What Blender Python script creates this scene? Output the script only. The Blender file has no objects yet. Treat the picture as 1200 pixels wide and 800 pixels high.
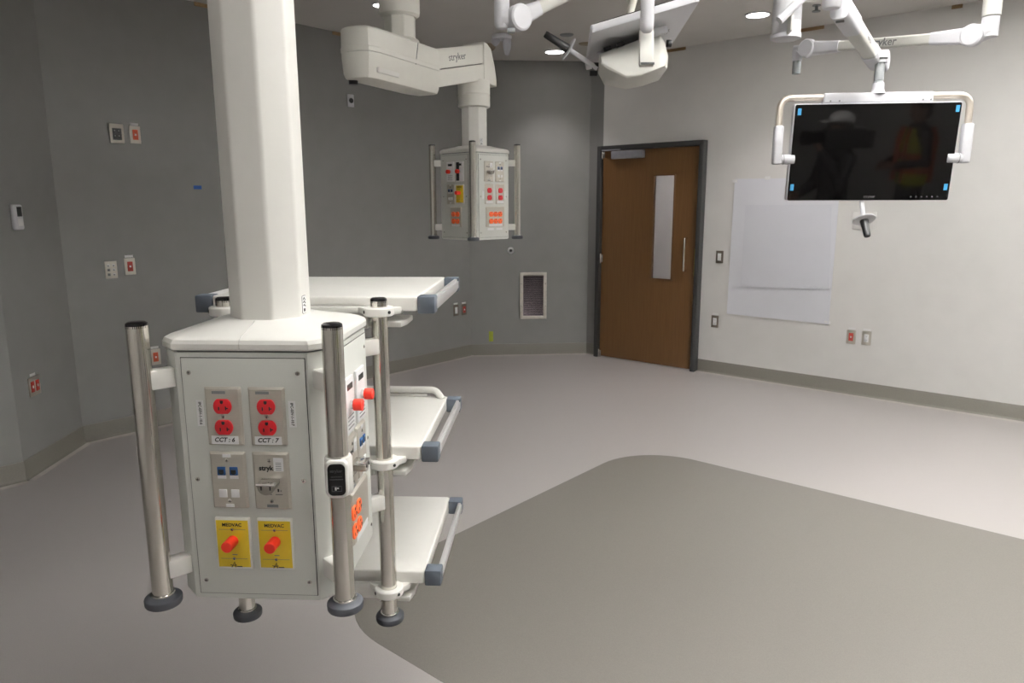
import bpy, bmesh, math, random
from mathutils import Vector as V, Matrix as MX
random.seed(4)
PI = math.pi
R = math.radians
SC = bpy.context.scene
COL = SC.collection

# ------------------------------------------------------------------ camera
F, PITCH, ROLL, YAW, H = 850.0, R(10.65), R(.145), R(-40.54), 1.6
_cp, _sp = math.cos(PITCH), math.sin(PITCH)
FWD, DWN, RGT = V((0, _cp, -_sp)), V((0, -_sp, -_cp)), V((1, 0, 0))
CR = math.cos(ROLL) * RGT + math.sin(ROLL) * DWN
CD = -math.sin(ROLL) * RGT + math.cos(ROLL) * DWN
EYE = V((0, 0, H))
cam = bpy.data.cameras.new('camera')
cam.sensor_width = 36.0
cam.lens = F / 1200 * 36
cam.clip_start = .02
cam.dof.use_dof = True; cam.dof.focus_distance = 1.45; cam.dof.aperture_fstop = 16
co = bpy.data.objects.new('camera', cam)
COL.objects.link(co)
co.matrix_world = MX(((CR.x, -CD.x, -FWD.x, 0), (CR.y, -CD.y, -FWD.y, 0), (CR.z, -CD.z, -FWD.z, H), (0, 0, 0, 1)))
SC.camera = co


def ray(x, y): return CR * ((x - 600) / F) + CD * ((y - 400) / F) + FWD
def at(x, y, d): return EYE + ray(x, y) * d
def on(x, y, p, n):
    d = ray(x, y)
    return EYE + d * ((p - EYE).dot(n) / d.dot(n))
def level(x, y, z): return on(x, y, V((0, 0, z)), V((0, 0, 1)))


U = V((math.cos(YAW), math.sin(YAW), 0))      # along the far (door) wall, to the right
W = V((-math.sin(YAW), math.cos(YAW), 0))     # towards the far wall
Z = V((0, 0, 1))
def room(u, v, z=0): return U * u + W * v + Z * z
ROOM = MX((U.to_4d(), W.to_4d(), Z.to_4d(), V((0, 0, 0, 1)))).transposed()
for i in range(3): ROOM[3][i] = 0
def frame(o, x, y, z):
    m = MX.Identity(4)
    for i in range(3):
        m[i][0], m[i][1], m[i][2], m[i][3] = x[i], y[i], z[i], o[i]
    return m
T = MX.Translation
def RX(a): return MX.Rotation(a, 4, 'X')
def RY(a): return MX.Rotation(a, 4, 'Y')
def RZ(a): return MX.Rotation(a, 4, 'Z')
def along(p, d, up=Z):
    """frame at p whose z axis is d"""
    d = d.normalized()
    x = up.cross(d)
    if x.length < 1e-4: x = V((1, 0, 0)).cross(d)
    if x.length < 1e-4: x = V((0, 1, 0)).cross(d)
    x.normalize()
    return frame(p, x, d.cross(x), d)

# --------------------------------------------------------------- materials
def mat(name, col, rough=.5, metal=0., var=.06, scale=30., bump=0., emit=None, es=1., spec=None, aniso=0., stretch=None, coat=0.):
    m = bpy.data.materials.new(name)
    m.use_nodes = True
    nt = m.node_tree
    b = nt.nodes['Principled BSDF']
    def s(k, v): b.inputs[k].default_value = v
    s('Roughness', rough); s('Metallic', metal)
    if spec is not None: s('Specular IOR Level', spec)
    if aniso: s('Anisotropic', aniso)
    if coat: s('Coat Weight', coat); s('Coat Roughness', .1)
    tc = nt.nodes.new('ShaderNodeTexCoord')
    mp = nt.nodes.new('ShaderNodeMapping')
    nt.links.new(tc.outputs['Object'], mp.inputs['Vector'])
    if stretch: mp.inputs['Scale'].default_value = stretch
    nz = nt.nodes.new('ShaderNodeTexNoise')
    nz.inputs['Scale'].default_value = scale
    nz.inputs['Detail'].default_value = 4
    nt.links.new(mp.outputs['Vector'], nz.inputs['Vector'])
    rp = nt.nodes.new('ShaderNodeValToRGB')
    e = rp.color_ramp.elements
    e[0].position, e[1].position = .3, .7
    e[0].color = tuple(min(1, c * (1 - var)) for c in col) + (1,)
    e[1].color = tuple(min(1, c * (1 + var)) for c in col) + (1,)
    nt.links.new(nz.outputs['Fac'], rp.inputs['Fac'])
    nt.links.new(rp.outputs['Color'], b.inputs['Base Color'])
    if bump:
        bp = nt.nodes.new('ShaderNodeBump')
        bp.inputs['Strength'].default_value = bump
        bp.inputs['Distance'].default_value = .002
        nt.links.new(nz.outputs['Fac'], bp.inputs['Height'])
        nt.links.new(bp.outputs['Normal'], b.inputs['Normal'])
    if emit:
        s('Emission Color', tuple(emit) + (1,)); s('Emission Strength', es)
    return m

def wood_mat(name, c1, c2):
    m = mat(name, c1, .42, var=0)
    nt = m.node_tree
    b = nt.nodes['Principled BSDF']
    tc = nt.nodes.new('ShaderNodeTexCoord'); mp = nt.nodes.new('ShaderNodeMapping')
    mp.inputs['Scale'].default_value = (42, 42, 1.6)
    nt.links.new(tc.outputs['Object'], mp.inputs['Vector'])
    nz = nt.nodes.new('ShaderNodeTexNoise'); nz.inputs['Scale'].default_value = 2.2; nz.inputs['Detail'].default_value = 6
    nz.inputs['Distortion'].default_value = .4
    nt.links.new(mp.outputs['Vector'], nz.inputs['Vector'])
    rp = nt.nodes.new('ShaderNodeValToRGB')
    rp.color_ramp.elements[0].position, rp.color_ramp.elements[1].position = .3, .75
    rp.color_ramp.elements[0].color = tuple(c1) + (1,); rp.color_ramp.elements[1].color = tuple(c2) + (1,)
    nt.links.new(nz.outputs['Fac'], rp.inputs['Fac'])
    nt.links.new(rp.outputs['Color'], b.inputs['Base Color'])
    return m

M = dict(
    grey=mat('grey wall paint', (.225, .225, .218), .55, var=.03, scale=6, bump=.05),
    white=mat('white wall paint', (.72, .71, .69), .55, var=.02, scale=6, bump=.05),
    ceil=mat('ceiling paint', (.62, .60, .57), .7, var=.02, scale=4),
    floor=mat('pale vinyl floor', (.372, .350, .340), .40, var=.05, scale=260, spec=.4),
    inlay=mat('dark vinyl floor', (.150, .140, .125), .42, var=.09, scale=260, spec=.4),
    base=mat('cove base vinyl', (.175, .165, .142), .45, var=.05, scale=120),
    weld=mat('vinyl weld', (.42, .39, .36), .4),
    wood=wood_mat('door veneer', (.122, .058, .019), (.152, .075, .026)),
    raw=wood_mat('raw timber', (.27, .17, .085), (.36, .24, .12)),
    dframe=mat('dark door frame paint', (.035, .036, .036), .45),
    closer=mat('silver grey closer', (.30, .30, .33), .45, metal=.3),
    enamel=mat('white enamel', (.80, .79, .75), .38, var=.01, coat=.15),
    panel=mat('pale grey enamel', (.64, .65, .61), .42, var=.015, scale=400),
    armw=mat('white arm plastic', (.62, .62, .65), .4, var=.01),
    armb=mat('pale boom plastic', (.57, .565, .525), .42, var=.01),
    armi=mat('ivory arm plastic', (.82, .81, .75), .42, var=.01),
    steel=mat('brushed steel', (.66, .635, .585), .17, metal=1, var=.08, scale=60, stretch=(40, 40, .6)),
    latch=mat('shade darkened steel latch', (.30, .28, .245), .36, metal=.7, var=.05),  # darker copy of the plate steel; puts shade into the latch cap's colour
    plate=mat('satin steel plate', (.56, .53, .47), .40, metal=.7, var=.05, scale=80, stretch=(1, 30, 1)),
    chrome=mat('chrome', (.75, .74, .72), .16, metal=1, var=.02),
    blade=mat('dark bright louvre', (.36, .31, .33), .18, metal=1, var=.03),
    seam=mat('cover seam', (.50, .49, .46), .5),
    satin=mat('satin tube', (.62, .56, .49), .34, metal=.6, var=.03),
    alu=mat('aluminium rail', (.80, .80, .80), .30, metal=.6, var=.03),
    blk=mat('black plastic', (.012, .012, .013), .35),
    blkgl=mat('black gloss', (.006, .006, .007), .08),
    rubber=mat('slate grey rubber', (.055, .060, .072), .55, var=.05),
    bumper=mat('blue grey bumper', (.075, .090, .112), .5, var=.04),
    gpl=mat('mid grey plastic', (.20, .21, .215), .4),
    red=mat('red plastic', (.62, .012, .02), .4),
    redcap=mat('bright red cap', (.85, .035, .015), .45),
    orange=mat('orange plastic', (.90, .13, .025), .45),
    yellow=mat('yellow plate', (.70, .50, .02), .4, var=.03),
    blue=mat('blue jack', (.012, .075, .23), .4),
    bluetape=mat('blue tape', (.02, .10, .42), .6),
    bluefilm=mat('light blue film', (.045, .25, .46), .4),
    ytape=mat('yellow green tape', (.34, .38, .03), .6),
    sticker=mat('white sticker', (.80, .80, .80), .6, var=.02),
    paper=mat('white paper sheet', (.74, .75, .80), .6, var=.015, scale=3),
    paper2=mat('greyish paper sheet', (.70, .71, .765), .6, var=.015, scale=3),
    ink=mat('black ink', (.015, .015, .015), .6),
    greyink=mat('grey ink', (.16, .16, .16), .6),
    screenink=mat('screen print grey', (.09, .09, .095), .5),
    screen=mat('black screen glass', (.003, .0027, .0027), .04, spec=.36),
    glass=None, lamp=mat('lamp diffuser', (.9, .9, .9), .5, emit=(1, .95, .9), es=14),
    red2=mat('dull red device', (.42, .035, .02), .5),
    red3=mat('orange red device', (.58, .09, .03), .5),
    brownm=mat('bronze plate', (.16, .135, .11), .4, metal=.5),
    cream=mat('cream plastic', (.70, .67, .60), .5),
    tan=mat('tan cover', (.34, .28, .20), .6),
    lcd=mat('lcd dark', (.035, .038, .036), .25),
    slot=mat('dark slot', (.02, .02, .02), .7),
    haze=mat('clear pale plastic', (.74, .75, .80), .3),
)
g = bpy.data.materials.new('door pane glass'); g.use_nodes = True
b_ = g.node_tree.nodes['Principled BSDF']
b_.inputs['Base Color'].default_value = (.9, .93, .92, 1); b_.inputs['Roughness'].default_value = .25
b_.inputs['Transmission Weight'].default_value = 1.; b_.inputs['IOR'].default_value = 1.3
tcn = g.node_tree.nodes.new('ShaderNodeTexNoise'); tcn.inputs['Scale'].default_value = 90
rpn = g.node_tree.nodes.new('ShaderNodeMapRange'); rpn.inputs['To Min'].default_value = .2; rpn.inputs['To Max'].default_value = .3
g.node_tree.links.new(tcn.outputs['Fac'], rpn.inputs['Value']); g.node_tree.links.new(rpn.outputs['Result'], b_.inputs['Roughness'])
M['glass'] = g

# ---------------------------------------------------------------- builders
class MB:
    def __init__(s): s.bm = bmesh.new(); s.m = []
    def put(s, t, mt, mx=None):
        if mt not in s.m: s.m.append(mt)
        i = s.m.index(mt)
        for f in t.faces: f.material_index = i
        if mx is not None: t.transform(mx)
        if mx is not None and mx.to_3x3().determinant() < 0: bmesh.ops.reverse_faces(t, faces=t.faces)
        me = bpy.data.meshes.new('t'); t.to_mesh(me); t.free()
        s.bm.from_mesh(me); bpy.data.meshes.remove(me)
        return s
    def box(s, c, d, mt, bev=0., seg=2, mx=None):
        t = bmesh.new()
        bmesh.ops.create_cube(t, size=1)
        t.transform(T(V(c)) @ MX.Diagonal(V((d[0], d[1], d[2], 1))))
        if bev: bmesh.ops.bevel(t, geom=t.edges[:], offset=min(bev, .49 * min(d)), segments=seg, profile=.5, affect='EDGES', clamp_overlap=True)
        return s.put(t, mt, mx)
    def loft(s, rings, mt, cap=True, mx=None, closed=False):
        t = bmesh.new()
        vs = [[t.verts.new(p) for p in r] for r in rings]
        n = len(vs[0])
        pairs = list(zip(vs, vs[1:])) + ([(vs[-1], vs[0])] if closed else [])
        for a, b in pairs:
            for i in range(n):
                j = (i + 1) % n
                t.faces.new((a[i], a[j], b[j], b[i]))
        if cap and not closed:
            t.faces.new(vs[0][::-1]); t.faces.new(vs[-1])
        bmesh.ops.recalc_face_normals(t, faces=t.faces)
        return s.put(t, mt, mx)
    def lathe(s, prof, mt, n=32, mx=None):
        t = bmesh.new(); rows = []
        for r, z in prof:
            if r < 1e-6: rows.append([t.verts.new((0, 0, z))])
            else: rows.append([t.verts.new((r * math.cos(2 * PI * k / n), r * math.sin(2 * PI * k / n), z)) for k in range(n)])
        for a, b in zip(rows, rows[1:]):
            for k in range(n):
                l = (k + 1) % n
                if len(a) == 1 and len(b) == 1: continue
                if len(a) == 1: t.faces.new((a[0], b[k], b[l]))
                elif len(b) == 1: t.faces.new((a[k], a[l], b[0]))
                else: t.faces.new((a[k], a[l], b[l], b[k]))
        bmesh.ops.recalc_face_normals(t, faces=t.faces)
        return s.put(t, mt, mx)
    def cyl(s, r, z0, z1, mt, n=32, bev=.0, mx=None, r2=None):
        r2 = r if r2 is None else r2
        if bev: p = [(0, z0), (r - bev, z0), (r - bev * .3, z0 + bev * .3), (r, z0 + bev), (r2, z1 - bev), (r2 - bev * .3, z1 - bev * .3), (r2 - bev, z1), (0, z1)]
        else: p = [(0, z0), (r, z0), (r2, z1), (0, z1)]
        return s.lathe(p, mt, n, mx)
    def prism(s, poly, z0, z1, mt, bev=0., seg=2, mx=None):
        t = bmesh.new()
        a = [t.verts.new((p[0], p[1], z0)) for p in poly]
        b = [t.verts.new((p[0], p[1], z1)) for p in poly]
        n = len(a)
        lo = t.faces.new(a[::-1]); hi = t.faces.new(b)
        for i in range(n): t.faces.new((a[i], a[(i + 1) % n], b[(i + 1) % n], b[i]))
        bmesh.ops.recalc_face_normals(t, faces=t.faces)
        if bev:
            ed = list({e for f in (lo, hi) for e in f.edges})
            bmesh.ops.bevel(t, geom=ed, offset=bev, segments=seg, profile=.5, affect='EDGES', clamp_overlap=True)
        return s.put(t, mt, mx)
    def tube(s, pts, r, mt, n=20, mx=None, sect=None, up=Z):
        """round (or sect) section swept along pts"""
        pts = [V(p) for p in pts]
        rr = r if isinstance(r, (list, tuple)) else [r] * len(pts)
        rings = []
        x = None
        for i, p in enumerate(pts):
            d = ((pts[i] - pts[i - 1]).normalized() if i else V((0, 0, 0))) + ((pts[i + 1] - pts[i]).normalized() if i < len(pts) - 1 else V((0, 0, 0)))
            d.normalize()
            if x is None:
                x = d.cross(up)
                if x.length < 1e-3: x = d.cross(V((1, 0, 0)))
                x.normalize()
            x = (x - d * x.dot(d)).normalized()
            y = d.cross(x)
            sc = sect if sect else [(math.cos(2 * PI * k / n), math.sin(2 * PI * k / n)) for k in range(n)]
            rings.append([p + (x * a + y * b) * rr[i] for a, b in sc])
        return s.loft(rings, mt, True, mx)
    def done(s, name, parent=None, mx=None, smooth=35):
        me = bpy.data.meshes.new(name)
        s.bm.to_mesh(me); s.bm.free()
        for m in s.m: me.materials.append(m)
        for p in me.polygons: p.use_smooth = True
        me.set_sharp_from_angle(angle=R(smooth))
        o = bpy.data.objects.new(name, me)
        COL.objects.link(o)
        if parent is not None: o.parent = parent
        if mx is not None:
            if parent is not None: o.matrix_local = mx
            else: o.matrix_world = mx
        return o

def fillet(pts, rad, n=8):
    pts = [V(p) for p in pts]; out = [pts[0]]
    for a, b, c in zip(pts, pts[1:], pts[2:]):
        u, v = (a - b).normalized(), (c - b).normalized()
        ang = u.angle(v); d = rad / math.tan(ang / 2)
        d = min(d, (a - b).length * .49, (c - b).length * .49)
        p, q = b + u * d, b + v * d
        for k in range(n + 1):
            t = k / n
            out.append((1 - t) ** 2 * p + 2 * t * (1 - t) * b + t * t * q)
    return out + [pts[-1]]

def rrect(w, h, r, n=5, cx=0, cy=0):
    o = []
    r = min(r, w / 2 - 1e-5, h / 2 - 1e-5)
    for sx, sy, a0 in ((1, 1, 0), (-1, 1, 90), (-1, -1, 180), (1, -1, 270)):
        for k in range(n + 1):
            a = R(a0 + 90 * k / n)
            o.append((cx + sx * (w / 2 - r) + r * math.cos(a), cy + sy * (h / 2 - r) + r * math.sin(a)))
    return o

def empty(name, mx, label, cat, group=None):
    o = bpy.data.objects.new(name, None)
    o.empty_display_size = .1
    COL.objects.link(o)
    o.matrix_world = mx
    o['label'] = label; o['category'] = cat
    if group: o['group'] = group
    return o
def tag(o, label, cat, group=None):
    o['label'] = label; o['category'] = cat
    if group: o['group'] = group
    return o
def struct(o): o['kind'] = 'structure'; return o

FONT_CACHE = {}
def text(name, s, size, mt, parent, mx, ext=.0003, shear=0., bold=0.):
    k = (s, size, ext, shear, bold, mt.name)
    if k not in FONT_CACHE:
        cu = bpy.data.curves.new('t', 'FONT')
        cu.body = s; cu.size = size; cu.extrude = ext; cu.shear = shear; cu.offset = bold
        cu.align_x = 'CENTER'; cu.align_y = 'CENTER'; cu.resolution_u = 3
        ob = bpy.data.objects.new('t', cu); COL.objects.link(ob)
        bpy.context.view_layer.update()
        me = bpy.data.meshes.new_from_object(ob.evaluated_get(bpy.context.evaluated_depsgraph_get()))
        bpy.data.objects.remove(ob); bpy.data.curves.remove(cu)
        me.name = name; me.materials.clear(); me.materials.append(mt)
        FONT_CACHE[k] = me
    o = bpy.data.objects.new(name, FONT_CACHE[k])
    COL.objects.link(o)
    if parent is not None: o.parent = parent; o.matrix_local = mx
    else: o.matrix_world = mx
    return o

# =============================================================== THE ROOM
CH = 3.035
UL, UC, V1, V2, VD, UE = -4.84, -5.335, 1.22, 1.715, 6.447, -4.444
VE = VD - (UE - UC)
UR, VB = 4.7, -2.6

fb = MB().box((-1.2, 2.6, -.06), (12, 13.5, .12), M['floor'])
floor = struct(fb.done('floor', None, ROOM))
cb = MB().box((-1.2, 2.6, CH + .05), (12, 13.5, .10), M['ceil'])
struct(cb.done('ceiling', None, ROOM))

def wall(name, a, b, z0, z1, m, th=.12, out=1):
    """wall face from a to b (u,v), thickness to the left of a->b"""
    A, B = V((a[0], a[1], 0)), V((b[0], b[1], 0))
    d = (B - A).normalized(); n = V((-d.y, d.x, 0)) * th
    mb = MB()
    mb.prism([A, B, B + n, A + n], z0, z1, m)
    return mb
e = .0
struct(wall('wall_near_left', (UL, VB), (UL, V1), 0, CH, M['grey']).done('wall_near_left', None, ROOM))
struct(wall('', (UL, V1), (UC, V2), 0, CH, M['grey']).done('wall_near_corner', None, ROOM))
struct(wall('', (UC, V2), (UC, VE), 0, CH, M['grey']).done('wall_left', None, ROOM))
struct(wall('', (UC, VE), (UE, VD), 0, CH, M['grey']).done('wall_far_corner', None, ROOM))
# far wall with the door opening
P0, NW = room(0, VD), -W
dl, dr = on(705.4, 172.5, P0, NW), on(829.6, 163.8, P0, NW)
du0 = on(702.5, 300, P0, NW).dot(U); du1 = on(823.4, 300, P0, NW).dot(U); DH = 2.185
wf = MB()
def wseg(u0, u1, z0, z1, m): wf.prism([(u0, VD), (u1, VD), (u1, VD + .14), (u0, VD + .14)], z0, z1, m)
wseg(UE - .1, du0 + .02, 0, CH, M['grey'])
wseg(du0 + .02, du1 - .02, DH - .02, CH, M['white'])
wseg(du1 - .02, UR, 0, CH, M['white'])
struct(wf.done('wall_far', None, ROOM))
struct(wall('', (UR, VD), (UR, VB), 0, CH, M['white']).done('wall_right', None, ROOM))
struct(wall('', (UR, VB), (UL, VB), 0, CH, M['white']).done('wall_rear', None, ROOM))
# corridor seen through the door pane
struct(MB().box((-3.6, VD + 2.0, CH / 2), (4.2, .1, CH), M['white']).done('wall_corridor', None, ROOM))

# cove base: a swept profile along each wall
def cove(name, a, b):
    A, B = room(*a), room(*b)
    d = (B - A).normalized(); n = V((d.y, -d.x, 0))
    r = .018
    prof = [(0, 0), (0, .122), (.0045, .122), (.006, .119), (.006, .006 + r)]
    prof += [(.006 + r - r * math.cos(R(k * 15)), .006 + r - r * math.sin(R(k * 15))) for k in range(1, 6)] + [(.006 + r, .003), (.006 + r, 0)]
    w2 = [(.022, 0), (.022, .0058), (.026, .0075), (.034, .0045), (.046, .0016), (.050, 0)]
    mb = MB()
    mb.loft([[p + n * x + Z * z for x, z in prof] for p in (A, B)], M['base'])
    mb.loft([[p + n * x + Z * z for x, z in w2] for p in (A, B)], M['weld'])
    return struct(mb.done(name))
cove('baseboard_near_left', (UL, VB), (UL, V1 + .003))
cove('baseboard_near_corner', (UL, V1), (UC, V2))
cove('baseboard_left', (UC, V2), (UC, VE))
cove('baseboard_far_corner', (UC, VE), (UE, VD))
cove('baseboard_far_left', (UE, VD), (du0 - .002, VD))
cove('baseboard_far', (du1 + .002, VD), (UR, VD))

# dark vinyl inlay (rounded rectangle, part of the floor)
il = level(514.5, 637, 0).dot(U); il2 = level(717.4, 536.8, 0).dot(U)
iu0 = (il + il2) / 2
iv1 = level(1050, 596, 0).dot(W); iv0 = level(480, 776, 0).dot(W)
ir = .42
poly = rrect(4.2, iv1 - iv0, ir, 14, iu0 + 2.1, (iv0 + iv1) / 2)
MB().prism(poly, 0, .0012, M['inlay']).done('dark_inlay', floor, MX.Identity(4))

# ------------------------------------------------------------------- door
dm = ROOM @ T(V((du0, VD, 0)))
DW = du1 - du0
door = bpy.data.objects.new('door_1', None); COL.objects.link(door); door.matrix_world = dm; struct(door)
fw = .045
fr = MB()
for x0 in (0, DW - fw): fr.box((x0 + fw / 2, .02, DH / 2), (fw, .20, DH), M['dframe'], .004)
fr.box((DW / 2, .02, DH - fw / 2), (DW - 2 * fw, .20, fw), M['dframe'], .004)
for x0 in (fw + .008, DW - fw - .008): fr.box((x0, .095, DH / 2 - .02), (.016, .04, DH - .06), M['dframe'])
fr.done('door_frame', door)
# leaf, flush with the frame face, in pieces round the glazed slot
lx0, lx1, lz0, lz1 = fw + .004, DW - fw - .004, .012, DH - fw - .004
def dpt(x, y):
    p = on(x, y, room(0, VD - .02), NW); return p.dot(U) - du0, p.z
gx0 = dpt(765.5, 266)[0]; gx1 = dpt(790, 266)[0]; gz1 = dpt(778, 205)[1]; gz0 = dpt(777, 327)[1]
y0, y1 = -.035, .010
lf = MB()
def piece(xa, xb, za, zb): lf.box(((xa + xb) / 2, (y0 + y1) / 2, (za + zb) / 2), (xb - xa, y1 - y0, zb - za), M['wood'])
piece(lx0, gx0, lz0, lz1); piece(gx1, lx1, lz0, lz1); piece(gx0, gx1, lz0, gz0); piece(gx0, gx1, gz1, lz1)
lf.done('door_leaf', door)
bd = MB()
for xa in (gx0, gx1): bd.box((xa, y0 - .004, (gz0 + gz1) / 2), (.014, .014, gz1 - gz0 + .014), M['wood'], .002)
for za in (gz0, gz1): bd.box(((gx0 + gx1) / 2, y0 - .004, za), (gx1 - gx0, .014, .014), M['wood'], .002)
bd.done('glazing_bead', door)
MB().box(((gx0 + gx1) / 2, -.012, (gz0 + gz1) / 2), (gx1 - gx0, .008, gz1 - gz0), M['glass']).done('door_pane', door)
hx, hz1 = dpt(806, 279); hz0 = dpt(804, 317)[1]
MB().tube(fillet([(hx, y0, hz1), (hx, y0 - .05, hz1), (hx, y0 - .05, hz0), (hx, y0, hz0)], .02), .010, M['chrome'], 14).done('pull_handle', door)
cx0, cz1 = dpt(721, 175.5); cx1, cz0 = dpt(757, 187)
cl = MB()
cl.box(((cx0 + cx1) / 2, y0 - .032, (cz0 + cz1) / 2), (cx1 - cx0, .062, .075), M['closer'], .006)
cl.box((lx0 + .12, y0 - .045, lz1 + .004), (.22, .02, .012), M['closer'], .002)
cl.done('door_closer', door)
for z in (.035, 1.05, lz1 - .03):
    MB().cyl(.011, -.05, .05, M['chrome'], 16, .002, T(V((fw - .002, -.048, z)))).box((fw + .008, -.039, z), (.03, .010, .075), M['chrome'], .002).done('hinge', door)
MB().box((DW - fw - .012, y0 - .0012, 1.06), (.02, .002, .26), M['ytape']).done('tape_strip', door)

# ------------------------------------------------- things on the walls
WALLS = dict(
    C=(room(UC, 3), W, U),                                 # origin, viewer's right, normal into the room
    B=(room(UL, V1), (-U + W).normalized(), (U + W).normalized()),
    E=(room(UC, VE), (U + W).normalized(), (U - W).normalized()),
    D=(room(0, VD), U, -W))
def wm(k, x, y):
    o, r, n = WALLS[k]
    return frame(on(x, y, o, n), r, Z, n)

def wplate(mx, name, label, cat, group, pm, dm=None, kind='duplex', w=.072, h=.116, flag=True):
    t = empty(name, mx, label, cat, group)
    MB().box((0, 0, .004), (w, h, .008), pm, .0025).done('faceplate', t)
    if kind == 'rocker':
        MB().box((0, 0, .010), (.034, .068, .006), dm, .002).done('rocker', t)
    elif kind == 'duplex':
        mb = MB()
        mb.box((0, 0, .009), (w * .5, h * .58, .005), dm, .002)
        for y in (-.018, .018):
            for x in (-.006, .006): mb.box((x, y + .003, .0117), (.002, .008, .001), M['slot'])
            mb.box((0, y - .007, .0117), (.004, .004, .001), M['slot'])
        mb.box((0, 0, .0117), (.012, .012, .001), M['sticker'])
        mb.done('receptacle', t)
    elif kind == 'double':
        for x in (-w * .22, w * .22):
            mb = MB()
            mb.box((x, 0, .009), (.033, .066, .005), dm, .002)
            mb.box((x, 0, .0117), (.012, .016, .001), M['sticker'])
            mb.done('receptacle', t)
    if flag:
        MB().box((0, h / 2 + .012, .0012), (.055, .016, .002), M['sticker']).done('tag_strip', t)
    return t
GO = 'outlets on the walls'
wplate(wm('C', 158, 158), 'wall_outlet', 'orange red outlet high on the grey left wall beside the black button panel', 'outlet', None, M['cream'], M['red3'])
wplate(wm('C', 152, 312), 'wall_outlet', 'red outlet with white tag beside the white four socket plate on grey wall', 'outlet', None, M['cream'], M['red2'])
wplate(wm('C', 182, 418), 'wall_outlet', 'orange red outlet low on the grey wall just behind the foreground pendant pole', 'outlet', None, M['plate'], M['red3'])
wplate(wm('B', 39.5, 452), 'wall_outlet', 'steel double outlet with two red receptacles low on the left corner wall', 'outlet', None, M['plate'], M['red2'], 'double', .116, .116)
wplate(wm('C', 534, 363.5), 'wall_switch', 'pale switch in a dark plate on grey wall beyond the top shelf', 'switch', None, M['brownm'], M['sticker'], 'rocker')
wplate(wm('C', 543.5, 362.5), 'wall_outlet', 'dark red outlet on grey wall right beside the pale switch', 'outlet', None, M['brownm'], M['red2'])
wplate(wm('D', 843.5, 301), 'wall_switch', 'white rocker switch in bronze plate on white wall right of the door', 'switch', None, M['brownm'], M['sticker'], 'rocker', flag=False)
wplate(wm('D', 838, 376.5), 'wall_outlet', 'white outlet in bronze plate low on white wall next to the door', 'outlet', None, M['brownm'], M['sticker'])
wplate(wm('D', 997.5, 394.5), 'wall_outlet', 'red outlet in steel plate on white wall below the monitor', 'outlet', None, M['plate'], M['red2'])
wplate(wm('D', 1015.5, 396), 'wall_outlet', 'white outlet in steel plate on white wall right of the red outlet', 'outlet', None, M['plate'], M['sticker'])
# black button panel
t = empty('button_panel', wm('C', 136, 156.5), 'white wall panel with four black buttons high on the grey left wall', 'control panel')
MB().box((0, 0, .008), (.092, .128, .016), M['cream'], .004).done('panel_frame', t)
MB().box((0, -.004, .017), (.058, .076, .004), M['blk'], .001).done('button_field', t)
for x in (-.013, .013):
    for y in (-.02, .014): MB().box((x, y, .020), (.019, .024, .004), M['lcd'], .002).box((x - .003, y + .004, .0222), (.007, .006, .0006), M['sticker']).done('button', t)
# four socket plate
t = empty('data_plate', wm('C', 130, 316), 'white plate of small sockets on grey wall left of the red outlet', 'wall plate')
MB().box((0, 0, .004), (.078, .118, .008), M['cream'], .0025).done('faceplate', t)
for x in (-.017, .017):
    for y in (-.032, 0, .030): MB().box((x, y, .009), (.018, .017, .004), M['sticker'] if x > 0 or y > .02 else M['gpl'], .001).box((x - .002, y - .002, .0113), (.008, .007, .001), M['slot']).done('socket', t)
# thermostat
t = empty('thermostat', wm('B', 17, 254.5), 'white thermostat with dark display on the far left corner wall', 'thermostat')
MB().box((0, 0, .014), (.085, .145, .028), M['armw'], .010, 3).done('case', t)
MB().box((.004, .032, .0285), (.048, .056, .002), M['lcd'], .0008).done('display', t)
MB().box((.004, -.03, .0285), (.046, .040, .0016), M['sticker'], .0006).done('button_strip', t)
# blue tape, yellow tape
tag(MB().box((0, 0, .001), (.060, .026, .002), M['bluetape']).done('blue_tape', None, wm('C', 231.5, 219.5)), 'small piece of blue tape on the grey wall left of the white column', 'tape')
tag(MB().box((0, 0, .001), (.046, .11, .002), M['ytape'], .0006).done('yellow_tape', None, wm('E', 575.5, 394)), 'yellow green tape strip low on the grey wall above the baseboard', 'tape')
# round-eyed plate and port
t = empty('sensor_plate', wm('C', 410.5, 118), 'white plate with a dark round eye on grey wall below the pendant arm', 'sensor')
MB().box((0, 0, .005), (.066, .105, .010), M['armw'], .003).done('faceplate', t)
MB().cyl(.022, .009, .018, M['blk'], 24, .003).done('lens', t)
t = empty('wall_port', wm('E', 598.5, 293.5), 'small round grey port with dark centre on the grey wall above the vent', 'wall port')
MB().lathe([(.016, 0), (.036, 0), (.036, .006), (.030, .012), (.018, .014), (.016, .010), (.016, 0)], M['alu'], 28).done('ring', t)
MB().cyl(.017, 0, .008, M['slot'], 24).done('core', t)
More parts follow.
